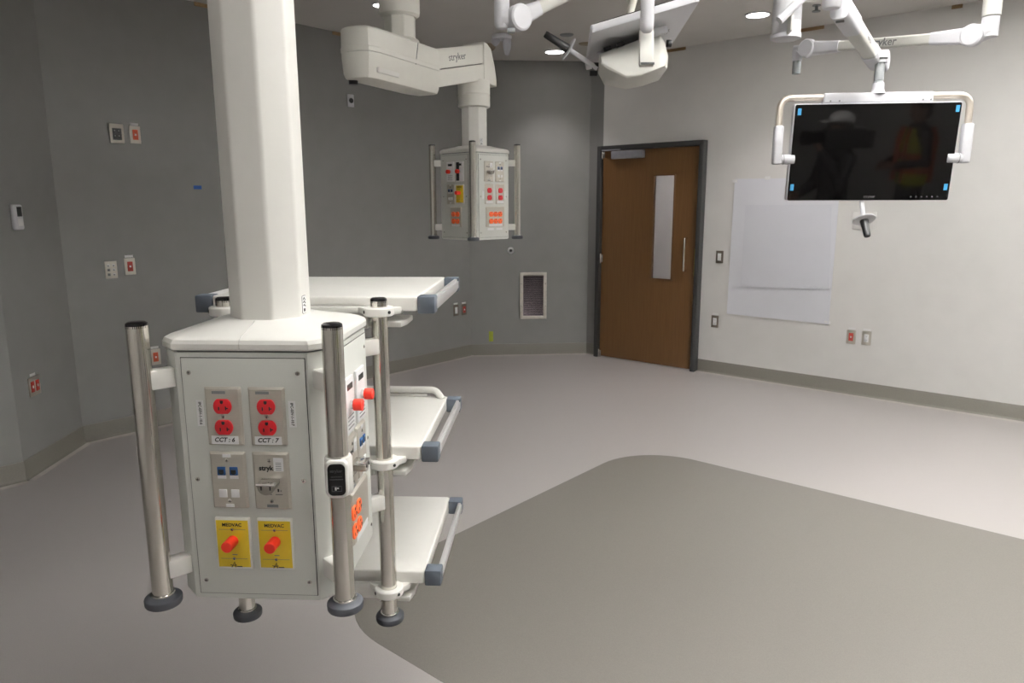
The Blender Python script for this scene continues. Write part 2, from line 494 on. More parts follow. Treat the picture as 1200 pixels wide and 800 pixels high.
# vent grille
VC = wm('E', 624.8, 346.3)
VWd, VHt = .285, .50
t = empty('vent_grille', VC, 'steel louvred vent grille low on the grey wall left of the door', 'vent')
mb = MB()
for x in (-1, 1): mb.box((x * (VWd / 2 - .016), 0, .010), (.034, VHt, .02), M['cream'], .003)
for y in (-1, 1): mb.box((0, y * (VHt / 2 - .016), .010), (VWd - .06, .034, .02), M['cream'], .003)
mb.done('grille_frame', t)
mb = MB()
mb.box((0, 0, .002), (VWd - .05, VHt - .05, .003), M['blk'])
n = 22
for k in range(n):
    y = -VHt / 2 + .04 + (VHt - .08) * k / (n - 1)
    mb.box((0, 0, 0), (VWd - .064, .018, .0016), M['blade'], mx=T(V((0, y, .010))) @ RX(R(-48)))
mb.done('louvre_blades', t)
for x in (-1, 1):
    for y in (-.11, .13): MB().cyl(.006, 0, .004, M['steel'], 12, mx=T(V((x * (VWd / 2 - .013), y, .019)))).done('screw', t)
# blank plate behind the grip
t = empty('blank_plate', wm('D', 1013, 258.5), 'square white blank plate on the white wall behind the hanging black grip', 'wall plate')
MB().box((0, 0, .006), (.18, .14, .012), M['white'], .003).done('cover', t)
# paper sheet
o, r, n = WALLS['D']
pc = [on(x, y, o, n) for x, y in ((861.7, 209.5), (985.5, 208), (971.5, 379.8), (852, 367.3))]
po = (pc[0] + pc[2]) / 2
pf = frame(po, r, Z, n); inv = pf.inverted()
pl = [inv @ p for p in pc]
t = empty('paper_sheet', pf, 'large pale paper sheet taped on the white wall behind the monitor', 'paper')
mb = MB()
nx, ny = 10, 10
def bil(a, b):
    top = pl[0].lerp(pl[1], a); bot = pl[3].lerp(pl[2], a); return top.lerp(bot, b)
rings = []
for j in range(ny + 1):
    row = []
    for i in range(nx + 1):
        p = bil(i / nx, j / ny); z = .004 + .003 * math.sin(i * .9 + j * .5) + (.006 if i in (0, nx) or j == ny else 0)
        row.append(V((p.x, p.y, z)))
    rings.append(row + [V((p.x, p.y, p.z - .003)) for p in row[::-1]])
mb.loft(rings, M['paper'])
mb.done('sheet', t)
q = [inv @ on(x, y, o, n) for x, y in ((874, 240), (975, 240), (972, 339), (868.5, 336))]
MB().prism([(p.x, p.y) for p in q], .008, .0105, M['paper2']).done('inner_sheet', t)
for x, y in ((861.7, 212), (900, 208.5), (970, 378)):
    p = inv @ on(x, y, o, n); MB().box((p.x, p.y, .011), (.05, .03, .002), M['sticker'], .0005).done('tape_piece', t)
# raw timber bits at the ceiling line
for k, x, y, L, lab in (('C', 398.5, 40, .16, 'raw timber strip at the top of the grey wall left of the pendant arm'),
                        ('C', 238, 3, .14, 'raw timber strip at the top of the grey wall left of the big column'),
                        ('D', 789, 60, .26, 'raw timber strip at the ceiling line above the door'),
                        ('D', 950, 33.5, .22, 'raw timber strip at the ceiling line behind the monitor arms'),
                        ('D', 1122, 7, .07, 'raw timber strip at the ceiling line near the upper right corner')):
    m = wm(k, x, y); m[2][3] = CH - .022
    tag(MB().box((0, .008, .006), (L, .026, .012), M['raw'], .002).done('timber_strip', None, m), lab, 'timber')

# ----------------------------------------------------- ceiling fixtures
def down(x, y): return T(level(x, y, CH))
def downlight(x, y, r, lab):
    t = empty('recessed_downlight', down(x, y), lab, 'ceiling light')
    MB().lathe([(r * .86, -.001), (r, -.001), (r * 1.02, -.008), (r * .90, -.012), (r * .86, -.004), (r * .86, -.001)], M['armw'], 40).done('trim_ring', t)
    MB().cyl(r * .87, -.006, -.001, M['lamp'], 40).done('lens', t)
    return t
downlight(650, 60, .10, 'bright round recessed downlight on the ceiling beside the black tipped handle')
downlight(888, 16.5, .095, 'bright round recessed downlight on the ceiling left of the arm hub')
downlight(446.5, 5, .065, 'bright round recessed downlight partly hidden by the far pendant column')
t = empty('ceiling_speaker', down(664, 40.5), 'flat grey disc on the ceiling above the bright downlight', 'ceiling disc')
MB().lathe([(0, -.010), (.05, -.010), (.058, -.006), (.060, 0)], M['gpl'], 32).done('cover', t)
t = empty('sprinkler_cover', down(687, 51), 'faint tan disc on the ceiling next to the white monitor back', 'ceiling disc')
MB().lathe([(0, -.008), (.062, -.008), (.068, -.004), (.070, 0)], M['tan'], 32).done('cover', t)
t = empty('smoke_detector', down(574, 52), 'small tan round detector on ceiling behind the pendant end cap', 'detector')
MB().lathe([(0, -.05), (.035, -.05), (.05, -.035), (.055, 0)], M['tan'], 28).done('body', t)
t = empty('ceiling_camera', down(588, 41), 'pale twin lobed fixture hanging from the ceiling above the pendant end cap', 'ceiling fixture')
MB().cyl(.085, -.035, 0, M['haze'], 32, .008).done('mount_plate', t)
for x in (-.055, .045):
    MB().lathe([(0, -.17 - min(0, x) * 1.4), (.018, -.16 - min(0, x) * 1.4), (.034, -.11 - min(0, x) * .8), (.038, -.07 - min(0, x) * .3), (.034, -.03), (0, -.03)], M['haze'], 24, T(V((x, 0, 0)))).done('lobe', t)
t = empty('fire_sprinkler', down(957, 6), 'small dark sprinkler head on the ceiling left of the monitor arm', 'sprinkler')
MB().cyl(.03, -.006, 0, M['gpl'], 20).cyl(.012, -.04, -.005, M['gpl'], 12).cyl(.03, -.046, -.040, M['gpl'], 16).done('body', t)

# ======================================================= equipment pendants
HB = .158; CHF = .034; ZB, ZC = -.030, .497         # head box, z measured from pole top level at .558
# local origin: head axis, z = 0 at the bottom of the housing (z .83 for the near pendant)
BZ = .849
def oct_ring(h, c, z): return [V(p) for p in ((h, -h + c, z), (h, h - c, z), (h - c, h, z), (-h + c, h, z), (-h, h - c, z), (-h, -h + c, z), (-h + c, -h, z), (h - c, -h, z))]
def face_m(side, u=0, z=0, n=0):
    """frame on a housing face: x to the viewer's right, y up, z outwards"""
    x, nn = {'front': (V((1, 0, 0)), V((0, -1, 0))), 'right': (V((0, 1, 0)), V((1, 0, 0))), 'left': (V((0, -1, 0)), V((-1, 0, 0))), 'back': (V((-1, 0, 0)), V((0, 1, 0)))}[side]
    return frame(nn * (HB + n) + x * u + Z * z, x, Z, nn)

def bplate(mb, w, h, m, t=.006, b=.004):
    mb.loft([[V((x, y, 0)) for x, y in rrect(w, h, .002, 2)], [V((x, y, .0015)) for x, y in rrect(w, h, .002, 2)],
             [V((x, y, t)) for x, y in rrect(w - 2 * b, h - 2 * b, .0015, 2)]], m)
    return mb
def screw_mb(x, y, z, r=.0040):
    mb = MB().lathe([(0, z + .0012), (r * .5, z + .0014), (r, z + .0004), (r, z - .001)], M['steel'], 14, T(V((x, y, 0))))
    mb.box((x, y, z + .0014), (r * 1.2, .0007, .0006), M['slot']).box((x, y, z + .0014), (.0007, r * 1.2, .0006), M['slot'])
    return mb
def recept(parent, x, y, m, r=.0175, t=.006):
    pts = []
    hh = .0145
    for k in range(40):
        a = 2 * PI * k / 40
        px, py = r * math.cos(a), r * math.sin(a)
        pts.append((px, max(-hh, min(hh, py))))
    mb = MB().prism(pts, 0, .0045, m, .0012, 2, T(V((x, y, t - .001))))
    z = t + .0037
    mb.cyl(.0030, 0, .0006, M['slot'], 14, mx=T(V((x, y + .0085, z))))
    mb.box((x, y + .0103, z + .0002), (.006, .0034, .0006), M['slot'])
    mb.box((x - .0062, y - .0035, z + .0002), (.0022, .0068, .0008), M['slot'])
    mb.box((x + .0072, y - .0030, z + .0002), (.0020, .0075, .0008), M['slot'])
    mb.box((x + .0092, y - .0030, z + .0002), (.0050, .0020, .0008), M['slot'])
    return mb.done('receptacle', parent)
def sticker(parent, x, y, w, h, t=.0066, m=None, name='label_sticker'):
    return MB().box((x, y, t), (w, h, .0008), m or M['sticker']).done(name, parent)

def outlet_plate(root, mx, m, note=None, detail=True):
    p = bplate(MB(), .0700, .1145, M['plate']).done('outlet_plate', root, mx)
    for y in (.0205, -.0205): recept(p, 0, y, m)
    if detail:
        screw_mb(0, 0, .006).done('screw', p)
        sticker(p, -.006, .0475, .026, .0055, m=M['gpl'])
    sticker(p, 0, -.046, .052 if detail else .056, .016)
    if note: text('handwriting', note, .0120, M['ink'], p, T(V((-.001, -.0455, .0072))), .0002, .25, .0003)
    return p
def multi_plate(root, mx, cols, w, dx=0):
    p = bplate(MB(), w, .1145, M['plate']).done('outlet_plate', root, mx)
    for i in range(cols):
        for y in (.016, -.024): recept(p, dx + (i - (cols - 1) / 2) * .036, y, M['orange'], .0165)
    sticker(p, 0, -.0475, w * .72, .014)
    return p
def net_plate(root, mx, detail=True):
    p = bplate(MB(), .0700, .1145, M['plate']).done('network_plate', root, mx)
    for x in (-.012, .012):
        MB().box((x, .020, .0065), (.0155, .0165, .004), M['blue'], .0006).box((x, .019, .0086), (.010, .008, .0006), M['slot']).box((x, .0155, .0088), (.005, .004, .0008), M['slot']).done('jack', p)
        sticker(p, x, .0075, .0165, .0062)
        MB().box((x, -.0255, .0068), (.0155, .0160, .003), M['sticker'], .0006).done('blank_insert', p)
    for y in (.041, -.041): screw_mb(0, y, .006).done('screw', p)
    for y in (.0505, -.0505): sticker(p, 0, y, .016, .0062)
    return p
def gas_plate(root, mx):
    p = bplate(MB(), .0715, .1155, M['plate']).done('gas_plate', root, mx)
    text('lettering', 'stryk', .0135, M['ink'], p, T(V((-.0085, .0265, .0063))), .0002, 0, .0004)
    sticker(p, .0165, .0345, .019, .027, .0072)
    mb = MB()
    for k in range(5): mb.box((.0165, .038 - k * .0035, .0078), (.011, .0010, .0003), M['greyink'])
    mb.done('print_lines', p)
    l = MB()
    pts = [(.0170 * math.cos(a), .0170 * math.sin(a)) for a in [R(-180 + k * 15) for k in range(13)]]
    l.prism([(x, y + .004) for x, y in pts], 0, .030, M['latch'], .0015, 2, T(V((.0, -.004, .005))))
    l.box((0, .0035, .022), (.036, .006, .030), M['chrome'], .0015)
    l.box((-.008, -.002, .0355), (.002, .008, .003), M['slot']).box((.009, -.002, .0355), (.002, .008, .003), M['slot'])
    l.done('latch_cap', p)
    for y in (.0415, -.0405): screw_mb(-.001, y, .006).done('screw', p)
    mb = MB()
    mb.box((.013, -.018, .0063), (.003, .006, .0004), M['ink']).box((.018, -.019, .0063), (.002, .003, .0004), M['greyink'])
    mb.box((-.006, -.0265, .0063), (.012, .0016, .0004), M['greyink']).box((.014, -.0265, .0063), (.014, .0016, .0004), M['greyink'])
    mb.box((0, -.050, .0063), (.022, .006, .0004), M['gpl'])
    mb.done('print_marks', p)
    return p
def vac_plate(root, mx, detail=True):
    p = MB().loft([[V((x, y, 0)) for x, y in rrect(.0700, .1075, .002, 2)], [V((x, y, .005)) for x, y in rrect(.0690, .1065, .002, 2)], [V((x, y, .006)) for x, y in rrect(.0665, .104, .002, 2)]], M['enamel']).done('vacuum_plate', root, mx)
    MB().box((0, 0, .0062), (.0635, .0975, .0016), M['yellow'], .0005).done('face', p)
    if detail:
        text('lettering', 'MEDVAC', .0098, M['ink'], p, T(V((0, .0395, .0072))), .0002, 0, .0002)
        for y in (.030, -.031):
            MB().box((0, y, .0071), (.053, .0007, .0004), M['greyink']).done('rule_line', p)
            screw_mb(0, y, .0074, .0030).done('screw', p)
        mb = MB()
        for a, b, c, d in ((-.0065, -.0455, .0025, .0125), ): pass
        mb.tube([(-.006, -.049, .0072), (.000, -.038, .0072), (.0018, -.049, .0072)], .0009, M['ink'], 6)
        mb.tube([(-.0085, -.044, .0072), (-.004, -.0455, .0072), (.004, -.0445, .0072)], .0007, M['ink'], 6)
        mb.box((.0095, -.0475, .0072), (.011, .0018, .0004), M['ink'])
        mb.box((.002, -.0225, .0072), (.010, .0016, .0004), M['greyink'])
        mb.done('maker_mark', p)
    MB().lathe([(0, .037), (.0100, .037), (.0110, .036), (.0110, .007), (.0125, .006), (0, .006)], M['redcap'], 28, T(V((0, .0065, 0)))).done('cap', p)
    return p
def gas_outlet(root, mx, dark=False):
    p = MB().box((0, 0, .003), (.066, .112, .006), M['sticker'], .002).done('gas_outlet', root, mx)
    mb = MB()
    mb.box((0, .038, .0064), (.036, .012, .0008), M['lcd'] if not dark else M['blk'])
    if dark: MB().box((-.014, 0, .0068), (.026, .104, .0008), M['blk']).done('black_strip', p)
    else:
        for k in range(4): mb.box((0, -.022 - k * .008, .0064), (.04, .002, .0008), M['greyink'])
    mb.done('print_marks', p)
    MB().cyl(.009, .005, .015, M['chrome'], 20, .001).cyl(.0118, .013, .031, M['redcap'], 24, .0012).done('cap', p)
    return p

def rail_pole(root, x, y, z0, z1, r=.0190):
    p = MB().cyl(r, z0, z1, M['steel'], 40).done('rail_pole', root, T(V((x, y, 0))))
    MB().lathe([(0, z1 + .0075), (r * .75, z1 + .0070), (r * .97, z1 + .0045), (r * 1.0, z1 + .001), (r, z1 - .004), (0, z1 - .004)], M['blkgl'], 36).done('pole_cap', p)
    MB().lathe([(0, z0 - .021), (.029, z0 - .021), (.0325, z0 - .019), (.0340, z0 - .016), (.0345, z0 - .007), (.0335, z0 - .0045), (.0270, z0 - .0005), (.0205, z0), (.0205, z0 + .003), (0, z0 + .003)], M['rubber'], 40).done('foot_pad', p)
    MB().lathe([(.019, z0), (.0225, z0), (.0225, z0 + .004), (.0195, z0 + .005), (.019, z0)], M['chrome'], 36).done('foot_ring', p)
    # brackets reach diagonally back to the chamfered housing corner
    d = V((-x, -y, 0)).normalized()
    dist = V((x, y, 0)).length - (HB * math.sqrt(2) - CHF / math.sqrt(2)) + .006
    for zc in (.437, .063):
        m = frame(V((0, 0, zc)), d, Z.cross(d), Z)
        mb = MB().box((dist / 2 + .006, 0, 0), (dist + .012, .030, .036), M['enamel'], .003, 2, m)
        mb.done('bracket', p)
    return p

def head(root, col_top, rear_low):
    # housing
    mb = MB()
    zt = .4865
    mb.loft([oct_ring(HB - .006, CHF, -.007), oct_ring(HB - .002, CHF, -.005), oct_ring(HB, CHF, 0), oct_ring(HB, CHF, zt)], M['panel'])
    mb.done('housing', root, smooth=28)
    mb = MB()
    mb.loft([oct_ring(HB - .004, CHF, zt - .001), oct_ring(HB - .004, CHF, zt + .005)], M['gpl'])
    mb.done('shadow_gap', root)
    mb = MB()
    mb.loft([oct_ring(HB + .002, CHF, zt + .004), oct_ring(HB + .004, CHF, zt + .007), oct_ring(HB + .004, CHF, zt + .016), oct_ring(HB + .001, CHF, zt + .023), oct_ring(HB - .008, CHF, zt + .0285),
             oct_ring(HB - .060, CHF, zt + .042), oct_ring(HB - .074, CHF, zt + .0475), oct_ring(.02, .008, zt + .0475)], M['enamel'])
    mb.tube([(0, -HB - .0042, zt + .007), (0, -HB - .0042, zt + .016), (0, -HB - .0012, zt + .023), (0, -HB + .008, zt + .0286), (0, -HB + .060, zt + .0421), (0, -HB + .073, zt + .0474)], .0007, M['seam'], 6)
    mb.done('top_cap', root, smooth=20)
    # panels with screws
    for s in ('front', 'right', 'left', 'back'):
        m = face_m(s, .003 if s == 'front' else 0, .242)
        p = MB().box((0, 0, .0004), (.2335, .471, .0012), M['slot']).box((0, 0, .001), (.2310, .4685, .0035), M['panel'], .0008).done('access_panel', root, m)
        for x in (-.102, .102):
            for y in (-.207, 0, .207): screw_mb(x, y, .0028, .0042).done('screw', p)
    # column
    ap = .0725
    ring = []
    hf, cr = ap * math.tan(R(22.5)), .014                   # half facet, corner radius
    tl_ = cr * math.tan(R(22.5))
    for k in range(8):
        a = R(45 * k)
        n_, t_ = V((math.cos(a), math.sin(a))), V((-math.sin(a), math.cos(a)))
        c_ = n_ * (ap - cr) + t_ * (hf - tl_)               # centre of the corner arc after this facet
        p_ = n_ * ap - t_ * (hf - tl_); ring.append((p_.x, p_.y))
        for q_ in range(5):
            b_ = a + R(45 * q_ / 4)
            ring.append((c_.x + cr * math.cos(b_), c_.y + cr * math.sin(b_)))
        ring.pop()
    mb = MB().loft([[V((x, y, z)) for x, y in ring] for z in (zt + .04, col_top)], M['enamel'])
    c = mb.done('column', root, smooth=12)
    # printed label on the column corner
    q2 = math.sqrt(.5)
    lm = frame(V((ap + .0002, -.0125, zt + .070)), V((0, 1, 0)), Z, V((1, 0, 0)))
    lb = MB().prism(rrect(.021, .036, .003, 3), 0, .0006, M['ink'], mx=lm).prism(rrect(.0195, .0345, .0025, 3), .0004, .0009, M['sticker'], mx=lm)
    for k in range(3): lb.tube([(-.006, .010 - k * .006, .001), (0, .014 - k * .007, .001), (.006, .008 - k * .006, .001)], .0009, M['ink'], 6, lm)
    lb.box((0, -.011, .001), (.009, .006, .0004), M['ink'], mx=lm)
    lb.done('warning_label', c)
    for sx, sy in ((-1, -1), (1, -1), (1, 1), (-1, 1)):
        rail_pole(root, sx * .1785, sy * .1785, (-.231 if rear_low and sy > 0 else .013), .5395)
    return c

# arm sections ------------------------------------------------------------
def knuckle(o, mx): pass

# ---- near pendant
C1 = V((-.4890, 1.4591, BZ))
th = R(3.0)
P1 = frame(C1, V((math.cos(th), -math.sin(th), 0)), V((math.sin(th), math.cos(th), 0)), Z)
pend = empty('equipment_pendant', P1, 'large white foreground pendant with three shelves, steel poles and red outlets', 'equipment pendant')
head(pend, 1.50, True)
fm = lambda u, z, s='front': face_m(s, u, z - BZ, .0028)
KS = MX.Scale(.977, 4)
outlet_plate(pend, fm(-.037, 1.2162) @ KS, M['red'], 'CCT : 6')
outlet_plate(pend, fm(.045, 1.2162) @ KS, M['red'], 'CCT : 7')
net_plate(pend, fm(-.037, 1.0912) @ KS)
gas_plate(pend, fm(.045, 1.0912) @ KS)
vac_plate(pend, fm(-.037, .9640) @ KS)
vac_plate(pend, fm(.045, .9640) @ KS)
for u, s in ((-.083, 'IPC-03V-1-10.6'), (.091, 'IPC-03V-1-10.7')):
    t = MB().box((0, 0, .0004), (.0135, .050, .0008), M['sticker']).done('circuit_label', pend, fm(u, 1.221))
    text('lettering', s, .0070, M['ink'], t, T(V((0, 0, .0009))) @ RZ(R(-90)), .0001, 0, .0002)
gas_outlet(pend, fm(-.042, 1.207, 'right')); gas_outlet(pend, fm(.044, 1.207, 'right'))
gas_plate(pend, fm(-.042, 1.084, 'right')); net_plate(pend, fm(.034, 1.088, 'right'))
multi_plate(pend, fm(.004, .965, 'right'), 2, .128, -.040)
# sensor display clamped on the front right pole
SZ = 1.113 - BZ
s = MB()
prof = []
for k in range(24):
    a = 2 * PI * k / 24; prof.append((.0245 * math.cos(a), .0245 * math.sin(a)))
sm = T(V((.1785, -.1785, SZ)))
s.lathe([(.0192, -.036), (.0235, -.036), (.0255, -.032), (.0255, .032), (.0235, .036), (.0192, .036)], M['enamel'], 36, sm)
yw = R(8)
s.prism(rrect(.040, .072, .012, 6), 0, .018, M['enamel'], .004, 3, sm @ RZ(yw) @ RX(R(90)) @ T(V((0, 0, .012))))
so = s.done('pole_display', pend)
dmx = sm @ RZ(yw) @ RX(R(90))
MB().prism(rrect(.0315, .060, .0095, 6), .029, .0312, M['blkgl'], .0006, 1, dmx).done('display_face', so)
text('lettering', 'stryker', .0076, M['screenink'], so, dmx @ T(V((0, .017, .0314))), .0001, 0, .0002)
mb = MB()
for k in range(2): mb.box((0, .006 - k * .005, .0314), (.020 + .004 * k, .0014, .0004), M['screenink'], mx=dmx)
for x, y, w, h in ((0, -.012, .017, .0008), (0, -.0215, .017, .0008), (-.0085, -.0168, .0008, .0095), (.0085, -.0168, .0008, .0095)): mb.box((x, y, .0314), (w, h, .0004), M['screenink'], mx=dmx)
mb.box((-.002, -.0165, .0315), (.003, .006, .0004), M['sticker'], mx=dmx).box((.002, -.0155, .0315), (.003, .0022, .0004), M['sticker'], mx=dmx)
mb.done('print_marks', so)

# shelves -----------------------------------------------------------------
def shelf(z, clamp_dz, lip):
    zz = z - BZ
    yn, yf, hw, hl = .205, .672, .262, .2215
    mb = MB()
    th_ = .034
    poly = rrect(hw + hl, yf - yn, .012, 4, (hw - hl) / 2, (yn + yf) / 2)
    mb.prism(poly, zz - th_, zz, M['enamel'], .005, 3)
    s = mb.done('shelf', pend)
    # carrier plate under the tray with notch arms to the two poles
    mb = MB()
    zc = zz + clamp_dz
    mb.prism([(-.218, .19), (-.218, .30), (.225, .30), (.225, .20), (.206, .176), (.150, .176), (.125, .200), (-.125, .200), (-.150, .176), (-.206, .176)], zc - .009, zc + .007, M['enamel'], .003, 2)
    mb.box((-.01, .25, zz - .045), (.31, .09, .062), M['enamel'], .004)
    mb.prism([(.150, .195), (.225, .195), (.232, .23), (.232, .30), (.150, .30)], zc - .040, zc - .026, M['enamel'], .003, 2)
    mb.prism([(-.150, .195), (-.150, .30), (-.232, .30), (-.232, .23), (-.225, .195)], zc - .040, zc - .026, M['enamel'], .003, 2)
    mb.done('carrier', s)
    for sx in (-1, 1):
        c = MB().lathe([(.0196, -.010), (.0315, -.010), (.034, -.0075), (.034, .0075), (.0315, .010), (.0196, .010), (.0196, -.010)], M['enamel'], 40, T(V((sx * .1785, .1785, zc))))
        for a in (-150, -35): c.cyl(.0038, .033, .0352, M['slot'], 12, 0, T(V((sx * .1785, .1785, zc))) @ RZ(R(a)) @ RY(R(90)))
        c.done('pole_clamp', s)
    for sx in (-1, 1):
        for y in (yn + .001, yf - .041):
            MB().box((sx * ((hw if sx > 0 else hl) + .0195), y + .020, zz - .0195), (.041, .040, .041), M['bumper'], .004, 2).done('corner_bumper', s)
        r = MB()
        r.box((sx * ((hw if sx > 0 else hl) + .033), (yn + yf) / 2, zz - .019), (.009, yf - yn - .078, .034), M['alu'], .002)
        r.box((sx * ((hw if sx > 0 else hl) + .038), (yn + yf) / 2, zz - .019), (.004, yf - yn - .05, .022), M['alu'], .001)
        r.done('side_rail', s)
    if lip:
        pts = [(-hw + .02, 0), (-hw + .02, .022), (-hw + .045, .040), (hw - .045, .040), (hw - .02, .022), (hw - .02, 0)]
        l = MB()
        l.tube(fillet([(-.212, yf - .01, zz - .006), (-.205, yf - .006, zz + .020), (.225, yf - .006, zz + .020), (.250, yf - .03, zz - .004)], .03), .010, M['enamel'], 14)
        l.box((0, yf - .008, zz + .004), (.40, .010, .008), M['enamel'], .002)
        l.done('back_lip', s)
    return s
shelf(1.3945, -.030, False)
shelf(1.036, -.031, True)
shelf(.7145, -.037, False)

# ---- arm of the pendants: axis lines in the pendant's own frame
def pendant_arm(root, A, piv, knee, near, z0, z1, rise, top, ceil_h, logo=True):
    """A head axis; near->knee housing axis; knee->A spring arm (xy), z0/z1 bottom/top of housing at the near end"""
    # collar under the arm end
    cz = z1 + rise - .20
    lat = [(0, cz - .15), (.088, cz - .15), (.094, cz - .145), (.094, cz - .085), (.0915, cz - .083), (.0915, cz - .079), (.094, cz - .077), (.094, cz), (0, cz)]
    MB().lathe(lat, M['armi'], 44, T(V((A.x, A.y, 0)))).done('swivel_collar', root)
    d = (knee - near).normalized(); n = V((d.y, -d.x, 0)); L = (knee - near).length
    hm = frame(V((near.x, near.y, 0)), d, V((-d.y, d.x, 0)), Z)
    hw = .098
    def plan(o):
        h = hw - o
        return [(-.085 + o, -h * .35), (-.085 + o, h * .35), (-.06 + o * .5, h * .82), (0, h), (L - .06, h), (L + .02, h * .55), (L + .02, -h)] [::1] + [(0, -h), (-.06 + o * .5, -h * .82)]
    zs = z0 + (z1 - z0) * .50
    up = MB()
    up.loft([[V((x, y, z)) for x, y in plan(o)] for o, z in ((.001, zs + .002), (0, zs + .006), (0, zs + .022), (.003, zs + .026), (.004, z1 - .012), (.012, z1 - .002), (.02, z1))], M['armi'], mx=hm)
    up.box((0, 0, 0), (.0016, .003, .112), M['gpl'], mx=hm @ T(V((L * .62, -hw + .002, z1 - .062))) @ RY(R(14)))
    uo = up.done('upper_cover', root, smooth=30)
    lo = MB()
    lo.loft([[V((x, y, z)) for x, y in plan(o)] for o, z in ((.040, z0 - .004), (.020, z0), (.010, z0 + .02), (.003, zs - .02), (.003, zs))], M['armi'], mx=hm)
    lo.box((.07, -hw + .004, z0 + .036), (.17, .012, .022), M['enamel'], .002, 2, hm)
    lo.done('lower_cover', root, smooth=30)
    MB().loft([[V((x, y, z)) for x, y in plan(.010)] for z in (zs - .003, zs + .004)], M['slot'], mx=hm).done('seam', root)
    MB().cyl(.022, z0 - .022, z0 + .004, M['blk'], 18, .003, hm @ T(V((-.02, .045, 0)))).done('brake_button', root)
    # spring arm
    s = (A - knee); sl = s.length; sd = s.normalized()
    am = frame(V((knee.x, knee.y, 0)), sd, V((-sd.y, sd.x, 0)), Z)
    w = .072
    def sec(x, za, zb, o=0): return [V((x, y, z)) for y, z in rrect(2 * (w - o), zb - za, .006, 3, 0, (za + zb) / 2)]
    zb0, zt0 = z0 + .025, z1 - .005
    hgt = zt0 - zb0
    a0, a1 = -.08, sl + .02
    def zr(x): return rise * x / sl
    zm = zb0 + hgt * .46
    mb = MB().loft([sec(x, zb0 + zr(x), zm - .002 + zr(x), -.005) for x in (a0, a1)], M['armi'], mx=am)
    mb.done('spring_arm', root)
    mb = MB().loft([sec(x, zm + .002 + zr(x), zt0 + zr(x)) for x in (a0, a1)], M['armi'], mx=am)
    so = mb.done('arm_cover', root)
    mb = MB().loft([sec(x, zb0 + .03 + zr(x), zt0 - .03 + zr(x), .006) for x in (a0, a1)], M['slot'], mx=am); mb.done('arm_core', root)
    tl = math.atan2(rise, sl)
    if logo:
        text('logo', 'stryker', .052, M['greyink'], so, am @ T(V((sl * .47, -w - .0006, zm + hgt * .27 + rise * .47))) @ RX(R(90)) @ RZ(tl), .0006)
    # end cap
    zb, zt = zb0 + rise - .012, zt0 + rise + .012
    pr = []
    for k in range(9):
        a = R(k * 11.25); pr.append((sl + .015 + .115 * math.cos(a) * .9, zb + (zt - zb) * (math.sin(a))))
    pr = [(sl - .005, zb), (sl + .118, zb - .012), (sl + .116, zb + .03), (sl + .100, zb + .10), (sl + .065, zt - .03), (sl + .03, zt - .006), (sl - .005, zt)]
    mb = MB()
    mb.prism([(x, z) for x, z in pr], -.082, .082, M['armi'], .008, 3, am @ frame(V((0, 0, 0)), V((1, 0, 0)), Z, V((0, -1, 0))))
    mb.done('end_cap', root)
    # hanging tube up to the ceiling
    t = MB()
    ring = []
    for k in range(8):
        for da in (-20, -12, 12, 20): ring.append((.0755 / math.cos(R(da)) * math.cos(R(45 * k + da)), .0755 / math.cos(R(da)) * math.sin(R(45 * k + da))))
    pm = T(V((piv.x, piv.y, 0)))
    t.loft([[V((x, y, z)) for x, y in ring] for z in (z1 - .02, ceil_h)], M['armi'], mx=pm)
    to = t.done('drop_tube', root, smooth=12)
    MB().lathe([(0, z1 - .01), (.095, z1 - .01), (.097, z1 + .012), (.090, z1 + .018), (0, z1 + .018)], M['armi'], 40, pm).done('pivot_ring', to)
    MB().lathe([(0, top), (.085, top), (.100, top + .012), (.103, top + .03), (.103, top + .12), (0, top + .12)], M['armi'], 44, pm).done('upper_collar', to)
    MB().lathe([(0, ceil_h - .06), (.12, ceil_h - .06), (.18, ceil_h - .045), (.19, ceil_h), (0, ceil_h)], M['armi'], 44, pm).done('ceiling_flange', to)

# ---- far pendant
C2 = V((-.2190, 4.4321, 1.956 - .549))
th2 = R(45.0)
P2 = frame(C2, V((math.cos(th2), -math.sin(th2), 0)), V((math.sin(th2), math.cos(th2), 0)), Z)
pend2 = empty('equipment_pendant', P2, 'white pendant hanging far back on a jointed arm, with orange outlets and no shelves', 'equipment pendant')
I2 = P2.inverted()
def l2(x, y): p = I2 @ V((x, y, C2.z)); return V((p.x, p.y, 0))
z2 = C2.z
head(pend2, 2.34 - z2, False)
pendant_arm(pend2, l2(-.219, 4.432), l2(-.567, 3.927), l2(-.476, 4.076), l2(-.701, 3.609), 2.185 - z2, 2.412 - z2, .098, 2.535 - z2, CH - z2)
f2 = lambda s, u, z: face_m(s, u, z, .0028)
gas_outlet(pend2, f2('front', -.030, .384)); gas_outlet(pend2, f2('front', .052, .384), True)
net_plate(pend2, f2('front', -.030, .256)); vac_plate(pend2, f2('front', .052, .256), True)
multi_plate(pend2, f2('front', .012, .125), 2, .098)
gas_plate(pend2, f2('right', -.040, .384)); net_plate(pend2, f2('right', .048, .384))
outlet_plate(pend2, f2('right', -.038, .256), M['red'], None, False); outlet_plate(pend2, f2('right', .050, .256), M['red'], None, False)
multi_plate(pend2, f2('right', .010, .125), 3, .150)
for u in (-.025, .045): MB().box((0, 0, .0004), (.050, .012, .0008), M['sticker']).done('circuit_label', pend2, f2('right', u, .055))
for u in (-.083, .092): MB().box((0, 0, .0004), (.012, .045, .0008), M['sticker']).done('circuit_label', pend2, f2('right', u, .25))

